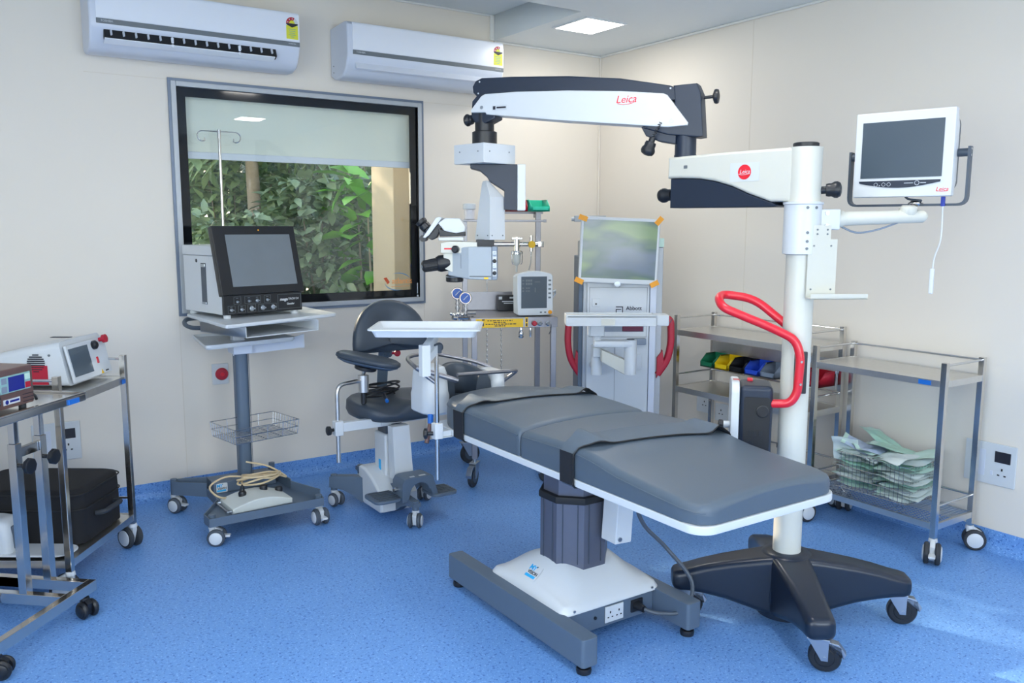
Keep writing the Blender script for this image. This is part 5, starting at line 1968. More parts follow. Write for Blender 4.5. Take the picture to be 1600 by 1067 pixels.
# sockets with framed legends
m = MB(GM)
def frm(x0_, z0_, x1_, z1_):
    for lo, hi in (((x0_, z0_), (x1_, z0_ + .0012)), ((x0_, z1_ - .0012), (x1_, z1_)), ((x0_, z0_), (x0_ + .0012, z1_)), ((x1_ - .0012, z0_), (x1_, z1_))):
        m.box((lo[0], -.0008, lo[1]), (hi[0], .0005, hi[1]))
for r in ((.052, .068, .09, .105), (.11, .068, .195, .105), (.215, .068, .25, .105), (.02, .026, .058, .062), (.074, .026, .112, .062), (.124, .026, .168, .064), (.182, .026, .282, .062), (.29, .03, .422, .104)):
    frm(*r)
for x, z in ((.07, .098), (.132, .098), (.176, .098), (.232, .098), (.038, .056), (.092, .056), (.145, .057), (.205, .056), (.262, .056)):
    m.box((x - .006, -.0008, z - .002), (x + .006, .0005, z + .001))
m.build('panel_legend', M['stripe'], fp)
for x, z, r in ((.07, .08, .0065), (.132, .081, .0065), (.176, .081, .0085), (.232, .081, .0075), (.038, .041, .0085), (.092, .041, .0085), (.145, .042, .012), (.205, .043, .0115), (.262, .043, .0115)):
    g = MB(GM)
    g.lathe([(r, 0), (r, .005), (r * .75, .007), (r * .6, .004), (.001, .004)], (x, 0, z), (0, -1, 0), 20)
    g.cyl((x + r * 1.2, 0, z), (x + r * 1.2, -.006, z), r * .3, seg=8)
    g.build('socket', M['silver'], fp)
LG = GM @ Matrix.Translation((.356, -.0004, .078)) @ Matrix.Rotation(PI / 2, 4, 'X')
g = MB(LG)
g.text('mega', .021, Matrix.Translation((-.032, 0, 0)), shear=.2, bold=.0006, depth=.0004)
g.text('TRON S4', .015, Matrix.Translation((.022, .001, 0)), shear=.2, depth=.0004)
g.text('Geuder', .014, Matrix.Translation((.006, -.024, 0)), shear=.15, bold=.0003, depth=.0004)
g.build('panel_lettering', M['white'], fp)

# ================================================================ foot pedal with its cable
PDM = frame(1.155, 3.94, .1185, .05)
pd = thing('foot_pedal', 'pale grey foot pedal with black knobs on the base of the console cart', 'foot pedal', PDM.translation)
pr_ = [(-.145, 0), (.145, 0), (.145, .024)] + [(.145 - .29 * k / 12, .024 + .03 * math.sin(PI * k / 12)) for k in range(1, 12)] + [(-.145, .024)]
m = MB(PDM).prism(pr_, 'xz', -.085, .105, .006)
m.build('housing', mat('pedal_grey', (198, 204, 202), .45, var=.02), pd, ang=45)
for x, y, h_ in ((-.06, .03, .04), (.055, .06, .035), (.13, .055, .03)):
    z = .024 + .03 * math.sin(PI * (x + .145) / .29)
    g = MB(PDM).lathe([(.018, -.004), (.019, .012), (.015, .02), (.006, .021)], (x, y, z), (0, 0, 1), 18)
    if x < 0:
        g.tube([(x - .008, y, z + .018), (x - .006, y, z + .04), (x, y, z + .052), (x + .006, y, z + .04), (x + .008, y, z + .018)], .004, seg=6)
    g.build('knob', M['black'], pd)
m = MB(PDM)
m.tube([(-.147, .09, .012), (-.165, .09, .012), (-.165, -.075, .012), (-.147, -.075, .012)], .005, seg=8)
m.build('lift_bar', M['silver'], pd)
m = MB(PDM)
pts = [(-.10, .10, .02), (-.17, .06, .055), (-.185, .12, .09), (-.10, .15, .115), (.0, .13, .105)]
for k in range(34):
    a_ = k * .75
    pts.append((.06 + (.10 + .015 * math.sin(k * 1.9)) * math.cos(a_), .12 + .055 * math.sin(a_) + .01 * math.sin(k * 2.7), .085 + .014 * math.sin(k * .9) + .0006 * k))
pts += [(.20, .13, .07), (.12, .16, .13), (.02, .2, .16)]
m.tube(spline(pts, 4), .0048, seg=6)
m.build('coiled_cable', M['beige'], pd, label='beige coiled cable')
# sticker standing on the step of the base
NB = Matrix.Translation((1.06, 4.2065, .145)) @ Matrix.Rotation(PI / 2, 4, 'X')
vision_sticker(NB, bs, .055)

# ================================================================ surgeon's chair
CXc, CYc = 1.900, 3.935
ch = thing('surgeon_chair', "charcoal surgeon's chair with rounded backrest and foot pedals, by the table head", 'chair', (1.80, 3.83, 0))
def supe(rx, ry, z, n=2.8, k=44, cx_=CXc, cy_=CYc, dz=None):
    o = []
    for i in range(k):
        a_ = 2 * PI * i / k
        ca, sa = math.cos(a_), math.sin(a_)
        x = rx * math.copysign(abs(ca) ** (2 / n), ca)
        y = ry * math.copysign(abs(sa) ** (2 / n), sa)
        o.append((cx_ + x, cy_ + y, z + (dz(x / rx if rx else 0, y / ry if ry else 0) if dz else 0)))
    return o
def sd(s_):
    def f_(u_, v_):
        u_, v_ = u_ * s_, v_ * s_
        return .016 * math.exp(-(u_ / .28) ** 2) * max(0, -v_) ** 1.2 + .010 * u_ * u_ - .022 * math.exp(-((abs(u_) - .45) / .3) ** 2) * max(0, .35 - v_) + .012 * max(0, v_)
    return f_
m = MB()
m.loft([supe(.215, .19, .476), supe(.24, .212, .486), supe(.25, .222, .51), supe(.246, .218, .54, dz=sd(.98)), supe(.23, .203, .556, dz=sd(.9)), supe(.17, .155, .564, dz=sd(.68)), supe(.10, .095, .564, dz=sd(.4)), supe(.02, .02, .564, dz=sd(.1))])
m.build('seat', M['padseat'], ch, ang=70)
m = MB()
ol = []
for k in range(40):
    a_ = 2 * PI * k / 40
    ca, sa = math.cos(a_), math.sin(a_)
    x = .212 * math.copysign(abs(ca) ** (2 / (2.2 if sa > 0 else 5)), ca)
    z = (.225 if sa > 0 else .05) * math.copysign(abs(sa) ** (2 / (2.2 if sa > 0 else 5)), sa)
    ol.append((x, z))
lp = []
for y, s_, bow in ((.03, .90, 1), (.018, .975, 1), (.0, 1.0, 1), (-.018, .985, 1), (-.028, .93, 1), (-.033, .8, 1), (-.034, .4, 1), (-.034, .02, 1)):
    lp.append([(1.912 + x * s_, 4.045 + y - .045 * (x / .212) ** 2 * 1.0 + .02, .838 + z * s_) for x, z in ol])
m.loft(lp)
m.build('backrest', M['padseat'], ch, ang=60)
m = MB()
m.loft([[(a_ + x, y + b_, z) for a_, b_ in rrect(.06, .012, .004, 3)] for x, y, z in ((1.93, 4.02, .468), (1.93, 4.165, .470), (1.93, 4.185, .51), (1.92, 4.135, .70), (1.915, 4.105, .80))])
m.cyl((1.93, 4.12, .772), (1.945, 4.09, .765), .018, seg=12)
m.build('back_post', M['slate'], ch, ang=60)
MB().lathe([(.012, 0), (.018, .005), (.018, .016), (.01, .02)], (1.985, 4.1, .768), (0, -1, 0), 14).cyl((1.93, 4.1, .768), (1.985, 4.1, .768), .007, seg=8).build('back_lock_knob', M['maroon'], ch, label='red lock knob')
m = MB()
m.box((1.74, 3.78, .462), (2.06, 4.05, .4755), .004)
m.box((1.53, 3.788, .452), (1.80, 3.824, .498), .004)
m.build('seat_plate', M['white'], ch)
m = MB().box((1.50, 3.782, .435), (1.545, 3.83, .51), .008)
cl2 = m.build('arm_clamp', M['white'], ch)
m = MB()
m.cyl((1.50, 3.805, .466), (1.478, 3.80, .466), .008, seg=10).lathe([(.012, 0), (.023, .004), (.023, .016), (.012, .02)], (1.482, 3.80, .466), (-1, -.1, 0), 9)
m.build('clamp_knob', M['black'], cl2)
m = MB()
m.tube(fillet([(1.522, 3.806, .30), (1.522, 3.806, .685), (1.68, 3.86, .685)], .05, 7), .0105, seg=12)
m.cyl((1.685, 3.862, .625), (1.685, 3.862, .71), .027, seg=24).cyl((1.685, 3.862, .71), (1.685, 3.84, .75), .010, seg=12)
m.build('arm_tube', M['steelbr'], ch)
m = MB().cyl((1.685, 3.862, .565), (1.685, 3.862, .625), .014, seg=14)
m.lathe([(.05, -.024), (.055, -.02), (.055, -.006), (.02, -.004)], (1.69, 3.835, .764), (.16, -.12, 1), 20)
m.build('arm_socket', M['black'], ch)
AMx = frame(1.692, 3.825, .764, -.80, 0, .165)
def oval(L_, W_, z, n=24):
    return [(L_ * math.copysign(abs(math.cos(2 * PI * k / n)) ** .8, math.cos(2 * PI * k / n)), W_ * math.copysign(abs(math.sin(2 * PI * k / n)) ** .8, math.sin(2 * PI * k / n)), z) for k in range(n)]
m = MB(AMx)
m.loft([oval(.13, .05, 0), oval(.158, .063, .012), oval(.158, .064, .016)])
m.build('arm_base', M['slate'], ch, ang=50)
m = MB(AMx)
m.loft([oval(.158, .064, .0165), oval(.168, .072, .024), oval(.166, .072, .038), oval(.15, .06, .047), oval(.08, .035, .05)])
m.build('armrest', M['padseat'], ch, ang=60)
# lift column and base
MB().box((1.78, 3.815, .40), (1.872, 3.915, .462), .006).build('inner_column', M['slated'], ch)
m = MB().box((1.768, 3.80, .165), (1.886, 3.932, .405), .012, 3)
oc = m.build('lift_column', M['white'], ch)
m = MB(frame(1.7675, 3.865, .235, -PI / 2))
m.box((-.012, -.001, -.03), (.012, .0004, .03))
m.build('column_sticker', M['cyan'], oc, label='small blue sticker')
m = MB()
m.loft([[(x, y, z) for x, y in ((1.770 + d_, 3.715 - e_), (1.862 + d_ + e_, 3.715 - e_), (1.862 + d_ + e_, 3.77), (1.770 + d_, 3.77))] for z, d_, e_ in ((.19, .006, .01), (.461, 0, 0))])
m.build('front_plate', M['white'], ch)
m = MB()
m.prism([(3.70, .04), (3.72, .03), (3.95, .03), (3.97, .045), (3.97, .215), (3.95, .225), (3.89, .222), (3.80, .19), (3.73, .145), (3.70, .12)], 'yz', 1.692, 1.90, .014, 3)
m.build('base_cover', M['white'], ch)
for (x, y, z0_, z1_) in ((1.592, 4.055, .085, .165), (1.80, 3.535, .075, .128), (2.04, 3.88, .075, .13), (1.83, 4.26, .075, .13)):
    a_ = Vector((1.79, 3.84, 0))
    d_ = (Vector((x, y, 0)) - a_)
    L_ = d_.length
    d_.normalize()
    n_ = Vector((-d_.y, d_.x, 0)) * .022
    lp = []
    for q, b_, t_ in ((.1, .03, .16), (.45, .035, .165), (.62, .07, z1_ + .004), (.8, .092, z1_), (1.0, .10, z1_ - .004), (1.06, .10, z1_ - .01)):
        c_ = a_ + d_ * (L_ * q)
        lp.append([(c_.x + n_.x, c_.y + n_.y, b_), (c_.x - n_.x, c_.y - n_.y, b_), (c_.x - n_.x * .9, c_.y - n_.y * .9, t_), (c_.x + n_.x * .9, c_.y + n_.y * .9, t_)])
    MB().loft(lp).build('base_leg', M['slate'], ch, ang=45)
    MB().cyl((x, y, .08), (x, y, z1_), .017, seg=16).build('castor_socket', M['slate'], ch)
for x, y, r in ((1.592, 4.055, 1.9), (1.80, 3.535, .9), (2.04, 3.88, .5), (1.83, 4.26, 2.5)):
    castor(ch, frame(x, y, 0, r), .09, .036, brake=False, W=.02)
# foot rest
m = MB()
arch = [(1.752, .112), (1.752, .205), (1.765, .226), (1.785, .232), (1.905, .232), (1.922, .224), (1.955, .112), (1.925, .112), (1.905, .16)] + [(1.848 + .052 * math.cos(k * PI / 10), .150 + .05 * math.sin(k * PI / 10)) for k in range(11)] + [(1.785, .112)]
m.prism(arch, 'xz', 3.575, 3.69, .006)
fr_ = m.build('foot_bracket', M['slate'], ch)
for x0_, x1_, y0_, y1_, nm in ((1.615, 1.76, 3.575, 3.745, .025), (1.915, 2.06, 3.56, 3.715, .015)):
    m = MB()
    m.prism([(a_, b_) for a_, b_ in rrect(x1_ - x0_, y1_ - y0_, .035, 5, (x0_ + x1_) / 2, (y0_ + y1_) / 2)], 'xy', .098 + nm, .113 + nm, .004)
    fpd = m.build('foot_plate', M['slate'], ch)
    m = MB()
    for k in range(6):
        y = y0_ + .025 + (y1_ - y0_ - .05) * k / 5
        m.box((x0_ + .02, y - .005, .113 + nm), (x1_ - .012, y + .005, .1165 + nm), .0015)
    m.build('tread_rib', M['slated'], fpd)
MB().cyl((1.752, 3.63, .17), (1.73, 3.63, .17), .012, seg=14).build('foot_bolt', M['chrome'], ch)
MB().box((1.80, 3.585, .2322), (1.825, 3.60, .2335)).box((1.85, 3.585, .2322), (1.885, 3.60, .2335)).build('bracket_label', M['paleink'], fr_)
# ---- black lead heaped on the seat
cc = thing('coiled_lead', 'black lead coiled loosely on the charcoal seat of the chair', 'cable', (1.86, 3.97, .57))
m = MB()
pts = []
for k in range(46):
    a_ = k * .62
    r = .075 + .02 * math.sin(k * 1.3)
    pts.append((1.83 + r * math.cos(a_) * 1.1, 3.98 + r * math.sin(a_) * .9, .574 + .002 * k * .5 + .03 * (.5 + .5 * math.sin(k * .83)) * (k / 46)))
m.tube(spline(pts, 4), .005, seg=6)
m.build('lead', M['black'], cc)
m = MB().cyl((1.80, 3.87, .60), (1.795, 3.83, .577), .009, seg=12)
m.build('connector', M['black'], cc)
MB().cyl((1.795, 3.83, .577), (1.793, 3.818, .571), .0092, seg=12).build('connector_tip', M['blue'], cc, label='blue connector tip')
# ================================================================ anaesthesia frame
AN = frame(2.36, 3.93, 0, -.42)
W_, D_ = .475, .45
an = thing('anaesthesia_machine', 'steel anaesthesia frame with a yellow warning label, gauges and hanging chains, against the window wall', 'anaesthesia machine', AN.translation)
pq = .030
for x, y, z1 in ((0, 0, .90), (W_ - pq, 0, .90), (0, D_, 1.475), (W_ - pq, D_, 1.535)):
    MB(AN).box((x, y, .155), (x + pq, y + pq, z1), .002).build('post', M['steeldark'], an)
m = MB(AN).box((-.035, D_ - .006, 1.475), (W_ + .02, D_ + .036, 1.487), .002).box((W_ + .02, D_ + .002, 1.472), (W_ + .035, D_ + .024, 1.49), .001)
m.build('top_shelf', M['steeldark'], an)
m = MB(AN)
m.box((-.005, -.005, .938), (W_ + .005, D_ + .03, .95), .002).box((-.005, -.006, .894), (W_ + .005, .004, .948), .002)
m.box((-.005, .0, .905), (.003, D_ + .03, .94)).box((W_ - .003, .0, .905), (W_ + .005, D_ + .03, .94))
m.build('table_top', M['steeldark'], an)
MB(AN).box((.0, D_ - .012, .951), (.30, D_ - .004, 1.06), .002).build('back_splash', M['steeldark'], an)
MB(AN).box((.0, D_ + .008, .40), (W_ - .002, D_ + .022, .425), .002).build('cross_bar', M['steeldark'], an)
m = MB(AN).box((.0, .008, .36), (.03, D_ + .02, .385), .002).box((W_ - .03, .008, .36), (W_, D_ + .02, .385), .002)
m.build('side_bar', M['steeldark'], an)
# warning label
m = MB(AN).box((.022, -.0075, .897), (.285, -.0062, .945))
yl = m.build('warning_label', M['yellow'], an, label='yellow warning label')
m = MB(AN)
for k, (x0_, x1_, z) in enumerate(((.085, .225, .935), (.12, .19, .9255), (.075, .245, .916), (.125, .185, .9065))):
    x = x0_
    while x < x1_:
        w_ = random.uniform(.006, .02)
        m.box((x, -.0080, z - .0026), (min(x1_, x + w_), -.0074, z + .0026))
        x += w_ + .004
m.box((.027, -.008, .915), (.045, -.0074, .935)).box((.055, -.008, .937), (.07, -.0074, .943)).box((.059, -.008, .905), (.066, -.0074, .925))
m.build('label_lettering', M['ink'], yl)
m = MB(AN).box((.296, -.0075, .897), (.312, -.0062, .951))
y2 = m.build('warning_label', M['yellow'], an)
m = MB(AN).box((.300, -.008, .925), (.308, -.0074, .945)).box((.300, -.008, .902), (.308, -.0074, .918))
m.build('label_lettering', M['ink'], y2)
for k, (x, mt_) in enumerate(((.345, 'maroon'), (.375, 'chrome'), (.422, 'chrome'))):
    m = MB(AN).lathe([(.006, 0), (.006, .01), (.014, .012), (.014, .024), (.009, .028)], (x, -.006, .918), (0, -1, 0), 18)
    m.build('control_knob', M[mt_], an)
for x in (.275, .328):
    m = MB(AN)
    m.lathe([(.008, .895), (.011, .88), (.009, .875), (.014, .865), (.015, .855), (.012, .848), (.016, .842), (.012, .835)] if x < .3 else [(.006, .89), (.008, .87), (.006, .84)], (x, .006, 0), (0, 0, 1), 16)
    m.build('gas_outlet', M['chrome'], an)
m = MB(AN).tube(spline([(.445, -.004, .91), (.44, -.012, .88), (.43, -.01, .855)], 4), .002, seg=6)
m.build('thin_lead', M['slated'], an)
# chains
for x, z1 in ((.085, .575), (.165, .53)):
    m = MB(AN)
    z = .893
    k = 0
    while z > z1:
        ax_ = (.0038, 0) if k % 2 == 0 else (0, .0038)
        m.tube([(x + ax_[0] * math.cos(t_ * PI / 4), .012 + ax_[1] * math.cos(t_ * PI / 4), z - .0085 + .0085 * math.sin(t_ * PI / 4)) for t_ in range(8)], .0012, True, 4)
        z -= .0145
        k += 1
    m.tube([(x + .008 * math.cos(t_ * PI / 5), .012, z - .004 + .008 * math.sin(t_ * PI / 5)) for t_ in range(10)], .0016, True, 5)
    m.build('chain', M['chromedark'], an)
# gauges and pipework at the side
m = MB(AN)
m.tube(fillet([(-.075, .14, .955), (-.045, .14, .962), (.04, .14, .962)], .01), .008, seg=8)
m.tube([(-.07, .06, .945), (-.01, .06, .945), (.02, .06, .952)], .009, seg=8)
m.cyl((-.078, .06, .945), (-.10, .05, .95), .012, seg=10).cyl((-.078, .14, .955), (-.105, .14, .965), .010, seg=10)
m.tube(fillet([(-.06, .06, .94), (-.065, .05, .90), (-.05, .05, .89)], .02), .006, seg=8)
for k in range(4):
    m.ball((-.085 + .022 * k, .10, .96 + .004 * (k % 2)), .011, seg=10)
m.build('gas_fitting', M['chrome'], an)
m = MB(AN).cyl((.005, .02, .893), (.005, .02, .84), .012, .009, seg=10)
m.build('gas_fitting', M['chrome'], an)
for x, y, z in ((-.062, .145, 1.075), (-.025, .07, 1.055)):
    m = MB(AN)
    m.cyl((x, y + .012, .965), (x, y + .012, z - .02), .009, seg=12).cyl((x, y + .012, .985), (x, y + .012, 1.0), .014, seg=12).cyl((x, y + .012, 1.012), (x, y + .012, 1.022), .013, seg=12)
    m.disc((x, y + .012, z), (-.1, -1, 0), .036, .02, 28, .004)
    gg = m.build('pressure_gauge', M['chrome'], an)
    MB(AN).disc((x - .001, y, z), (-.1, -1, 0), .028, .003, 24).build('gauge_dial', mat('gauge_blue', (60, 100, 178), .3), gg, label='blue dial')
    g = MB(AN)
    g.tube([(x - .012, y - .002, z - .01), (x + .0, y - .003, z + .003), (x + .012, y - .002, z + .014)], .0022, seg=5)
    g.build('gauge_needle', M['white'], gg)
# flow meter block
m = MB(AN).box((.095, D_ - .07, 1.16), (.185, D_ - .045, 1.30), .003).box((.10, D_ - .045, 1.2), (.11, D_ + .005, 1.23))
fm = m.build('flowmeter_plate', M['steeldark'], an)
for x, mt_ in ((.115, 'purple'), (.165, 'green')):
    g = MB(AN).box((x - .008, D_ - .074, 1.205), (x + .008, D_ - .07, 1.29), .001)
    g.build('flow_tube', M['paleink'], fm)
    g = MB(AN).disc((x, D_ - .074, 1.236), (0, 1, 0), .005, .004, 10)
    g.build('tube_float', M['maroon'], fm)
MB(AN).box((.10, D_ - .0725, 1.212), (.13, D_ - .07, 1.22)).build('meter_label', mat('violet_label', (96, 80, 150), .5), fm)
MB(AN).box((.152, D_ - .0725, 1.212), (.182, D_ - .07, 1.22)).build('meter_label', M['lime'], fm)
MB(AN).box((.095, D_ - .076, 1.163), (.185, D_ - .0705, 1.192), .001).build('valve_block', M['black'], fm)
for x, mt_ in ((.118, 'binblue'), (.163, 'white')):
    MB(AN).lathe([(.012, 0), (.016, .004), (.016, .02), (.011, .025)], (x, D_ - .076, 1.177), (0, -1, 0), 16).build('flow_knob', M[mt_], fm)
m = MB(AN).cyl((.14, D_ - .055, 1.16), (.14, D_ - .05, 1.06), .002, seg=6)
m.build('meter_rod', M['chrome'], fm)
# suction bar across the back
m = MB(AN).cyl((.15, D_ - .03, 1.343), (W_ - .01, D_ - .03, 1.343), .014, seg=16).box((W_ - .025, D_ - .045, 1.325), (W_ + .01, D_ + .0, 1.36), .003)
m.build('suction_bar', M['chrome'], an)
m = MB(AN)
xv = .322
m.cyl((xv, D_ - .03, 1.29), (xv, D_ - .03, 1.385), .020, seg=20).box((xv - .032, D_ - .05, 1.37), (xv + .032, D_ - .012, 1.384), .003).lathe([(.03, 1.305), (.034, 1.298), (.034, 1.285), (.02, 1.28)], (xv, D_ - .03, 0), (0, 0, 1), 20)
m.tube([(xv - .033, D_ - .045, 1.30), (xv - .03, D_ - .045, 1.235), (xv - .022, D_ - .045, 1.222)], .0025, seg=6)
m.tube([(xv + .033, D_ - .045, 1.30), (xv + .03, D_ - .045, 1.235), (xv + .022, D_ - .045, 1.222)], .0025, seg=6)
m.build('suction_valve', M['chrome'], an)
m = MB(AN).lathe([(.024, 1.285), (.022, 1.235), (.014, 1.222), (.006, 1.215), (.006, 1.178), (.001, 1.176)], (xv, D_ - .03, 0), (0, 0, 1), 20)
m.build('trap_jar', mat('frosted_jar', (206, 210, 206), .25), an)
m = MB(AN).cyl((.41, D_ - .03, 1.30), (.41, D_ - .03, 1.395), .010, seg=12)
m.tube(spline([(.41, D_ - .03, 1.30), (.408, D_ - .035, 1.24), (.395, D_ - .04, 1.19)], 4), .004, seg=6)
m.build('side_valve', M['chrome'], an)
m = MB(AN).disc((.41, D_ - .052, 1.342), (0, 1, 0), .022, .012, 8)
m.build('valve_tag', M['yellow'], an, label='yellow valve tag')
# black card leaning at the back
m = MB(AN).box((.20, D_ - .09, .951), (.34, D_ - .06, 1.045), .003)
bb = m.build('black_tray', M['black'], an)
m = MB(AN).box((.205, D_ - .0915, 1.02), (.225, D_ - .0898, 1.036)).box((.27, D_ - .0915, 1.024), (.30, D_ - .0898, 1.034)).box((.225, D_ - .0915, 1.004), (.30, D_ - .0898, 1.01)).box((.235, D_ - .0915, .994), (.29, D_ - .0898, .999))
m.build('card_print', M['paleink'], bb)
for x, y, r, big in ((.015, .015, 1.1, 0), (W_ - .015, .015, .4, 0), (.015, D_ + .015, 3.4, 1), (W_ - .015, D_ + .015, 2.0, 0)):
    castor(an, AN @ frame(x, y, 0, r), .158, .062, hub='slated', tyre='rubber', fork='silver', twin=False, brake=not big, W=.026)

# ---- patient monitor
PMx = AN @ frame(.355, .12, .9505, .06)
pm = thing('patient_monitor', 'small white patient monitor with a dark screen and an orange knob on the steel frame', 'monitor', PMx.translation)
m = MB(PMx)
out = [(-.098, .012), (-.088, .004), (.098, .004), (.108, .014), (.105, .225), (.095, .238), (.03, .252), (-.03, .252), (-.09, .238), (-.102, .225)]
m.prism(out, 'xz', -.075, -.03, .008)
m.prism([(x * .94, z * .96) for x, z in out], 'xz', -.03, .06, .012)
m.build('housing', M['white'], pm)
m = MB(PMx).box((-.078, -.0768, .045), (.070, -.0745, .222), .001)
ps = m.build('screen', M['screend'], pm)
m = MB(PMx)
for r, (z, n_) in enumerate(((.20, 3), (.182, 3), (.158, 2), (.142, 2))):
    m.box((-.072, -.0775, z - .003), (-.062, -.0767, z + .003))
    for k in range(n_):
        m.box((-.052 + .013 * k, -.0775, z - .006 if r < 2 else z - .003), (-.042 + .013 * k, -.0767, z + .006 if r < 2 else z + .003))
m.box((.0, -.0775, .135), (.004, -.0767, .16)).box((.0, -.0775, .19), (.03, -.0767, .193))
m.build('screen_digit', M['stripe'], ps)
for k in range(5):
    MB(PMx).box((.078, -.0772, .195 - .024 * k), (.094, -.0745, .205 - .024 * k), .002).build('side_key', M['stripe'], pm)
for x in (.03, .055):
    MB(PMx).box((x, -.0772, .018), (x + .012, -.0745, .026), .002).build('bottom_key', M['stripe'], pm)
MB(PMx).lathe([(.011, 0), (.011, .008), (.008, .01)], (.088, -.0755, .022), (0, -1, 0), 20).build('rotary_knob', M['orange'], pm, label='orange knob')
m = MB(PMx).tube([(.10, -.02, .12), (.135, -.02, .14), (.14, 0, .12), (.12, .0, .09), (.10, -.01, .10)], .006, seg=7)
m.build('side_lead', M['paleink'], pm)
# ---- bits on the high shelf
storage_bin(AN @ frame(W_ - .03, D_ + .085, 1.5365, .12), .115, .14, .07, M['mint'], 'mint green bin on top of the steel frame post', 'bins on the steel frame')
MB(AN).box((.20, D_ + .085, 1.523), (W_ + .03, D_ + .095, 1.536), .001).box((W_ - .028, D_ + .03, 1.50), (W_ - .002, D_ + .095, 1.522), .001).build('added_bin_support', M['steeldark'], an)  # bar and bracket added under the bins as a support
storage_bin(AN @ frame(W_ - .15, D_ + .084, 1.5365, .05), .11, .13, .07, M['binred'], 'red bin beside the mint one, mostly hidden by the microscope head', 'bins on the steel frame')
BQ = AN @ frame(.045, D_ + .012, 1.4875)
bt = thing('suction_jar', 'clear jar with a white lid standing on the high shelf of the steel frame', 'jar', BQ.translation)
MB(BQ).lathe([(.026, .0003), (.03, .004), (.031, .055), (.028, .06)], (0, 0, 0), (0, 0, 1), 22).build('jar_body', mat('cloudy_plastic', (214, 212, 216), .3, var=.03), bt)
MB(BQ).lathe([(.036, .0605), (.038, .064), (.038, .09), (.034, .094), (.01, .095)], (0, 0, 0), (0, 0, 1), 22).build('lid', M['white'], bt)

# ================================================================ phaco tower
TW = frame(3.07, 3.53, 0, -.5889)  # frame squared to the camera; tower offsets converted from image pixels
tw = thing('surgery_tower', 'white and grey surgery tower with dark red grab handles, in the room corner', 'medical device', TW.translation)
m = MB(TW)
m.box((-.20, .015, .09), (.205, .43, 1.37), .012)
m.build('cabinet', M['alu'], tw)
m = MB(TW).box((-.178, .0, .10), (.168, .018, 1.36), .005)
fpn = m.build('front_panel', M['white'], tw)
MB(TW).box((-.222, .03, .10), (-.199, .4, 1.28), .004).build('side_cheek', M['slate'], tw)
MB(TW).box((.170, -.004, .10), (.206, .03, 1.33), .004).build('front_edge', M['acpale'], tw)
m = MB(TW).box((.206, .05, .10), (.248, .40, 1.335), .006)
m.build('side_column', M['alu'], tw)
MB(TW).box((.205, .05, 1.336), (.25, .40, 1.385), .004).build('column_cap', M['filmpale'], tw)
MB(TW).box((-.24, .18, 1.475), (-.06, .21, 1.51), .004).cyl((-.255, .195, 1.49), (-.235, .195, 1.49), .012, seg=12).build('top_bracket', M['alu'], tw)
MB(TW).cyl((-.10, .195, 1.37), (-.10, .195, 1.475), .012, seg=12).build('drip_pole', M['chrome'], tw)
m = MB(TW)
for lo, hi in (((-.165, 1.115), (.155, 1.117)), ((-.165, .84), (.155, .842)), ((-.165, .84), (-.163, 1.117)), ((.153, .84), (.155, 1.117)), ((-.02, .10), (-.018, .80))):
    m.box((lo[0], -.0008, lo[1]), (hi[0], .001, hi[1]))
m.build('panel_seam', M['stripe'], fpn)
m = MB(TW).box((-.15, -.004, 1.01), (-.105, .0, 1.055), .003)
cs_ = m.build('connector_plate', M['white'], fpn)
MB(TW).disc((-.128, -.005, 1.025), (0, 1, 0), .005, .004, 12).build('connector_hole', M['black'], cs_)
m = MB(TW).box((-.155, -.0018, .87), (.14, .0, .945), .002)
m.build('recess_panel', M['bingrey'], fpn)
m = MB(TW).box((.02, -.006, .872), (.135, .0, .942), .003)
dp = m.build('cassette_door', mat('wine_plastic', (92, 24, 52), .25, var=.1), fpn, label='wine red cassette door')
MB(TW).box((.098, -.0075, .916), (.125, -.0055, .936)).build('door_label', M['paleink'], dp)
m = MB(TW).prism(rrect(.046, .09, .012, 4, .108, .70), 'xz', -.008, .0, .003)
m.build('side_latch', M['white'], fpn)
m = MB(TW).box((.07, -.03, .80), (.15, -.001, .835), .004)
m.build('shelf_lip', M['bingrey'], fpn)
TF = TW @ Matrix.Translation((.0, -.0006, 1.0)) @ Matrix.Rotation(PI / 2, 4, 'X')
m = MB(TF)
m.text('Abbott', .030, Matrix.Translation((.082, .0, 0)), bold=.0006, depth=.0005)
for lo, hi in (((-.018, .006), (.022, .011)), ((.017, -.03), (.022, .011)), ((-.018, -.030), (-.013, -.003)), ((-.018, -.008), (.012, -.003)), ((-.018, -.035), (.022, -.030))):
    m.box((lo[0], lo[1], -.0004), (hi[0], hi[1], .0006))
m.build('panel_lettering', M['ink'], fpn)
# screen with taped corners
SM = TW @ frame(-.012, -.05, 1.315, 0, .0, math.radians(2.2))
m = MB(SM)
m.box((-.215, -.012, -.176), (.215, .022, .182), .01)
sh = m.build('screen_frame', M['white'], tw)
sg_ = mat('glossy_wrapped_screen', (104, 124, 116), .16, var=0, spec=.6)
nt = sg_.node_tree
b_ = nt.nodes['Principled BSDF']
tc_ = nt.nodes.new('ShaderNodeTexCoord')
mp_ = nt.nodes.new('ShaderNodeMapping')
mp_.inputs['Rotation'].default_value = (0, .8, 0)
mp_.inputs['Scale'].default_value = (1.5, 1.5, 4.5)
nz_ = nt.nodes.new('ShaderNodeTexNoise')
nz_.inputs['Scale'].default_value = 1.6
nz_.inputs['Detail'].default_value = 2
cr_ = nt.nodes.new('ShaderNodeValToRGB')
cr_.color_ramp.elements[0].position = .36
cr_.color_ramp.elements[0].color = lin((112, 126, 142))
cr_.color_ramp.elements[1].position = .62
cr_.color_ramp.elements[1].color = lin((128, 152, 112))
e_ = cr_.color_ramp.elements.new(.5)
e_.color = lin((92, 114, 112))
nt.links.new(tc_.outputs['Object'], mp_.inputs['Vector'])
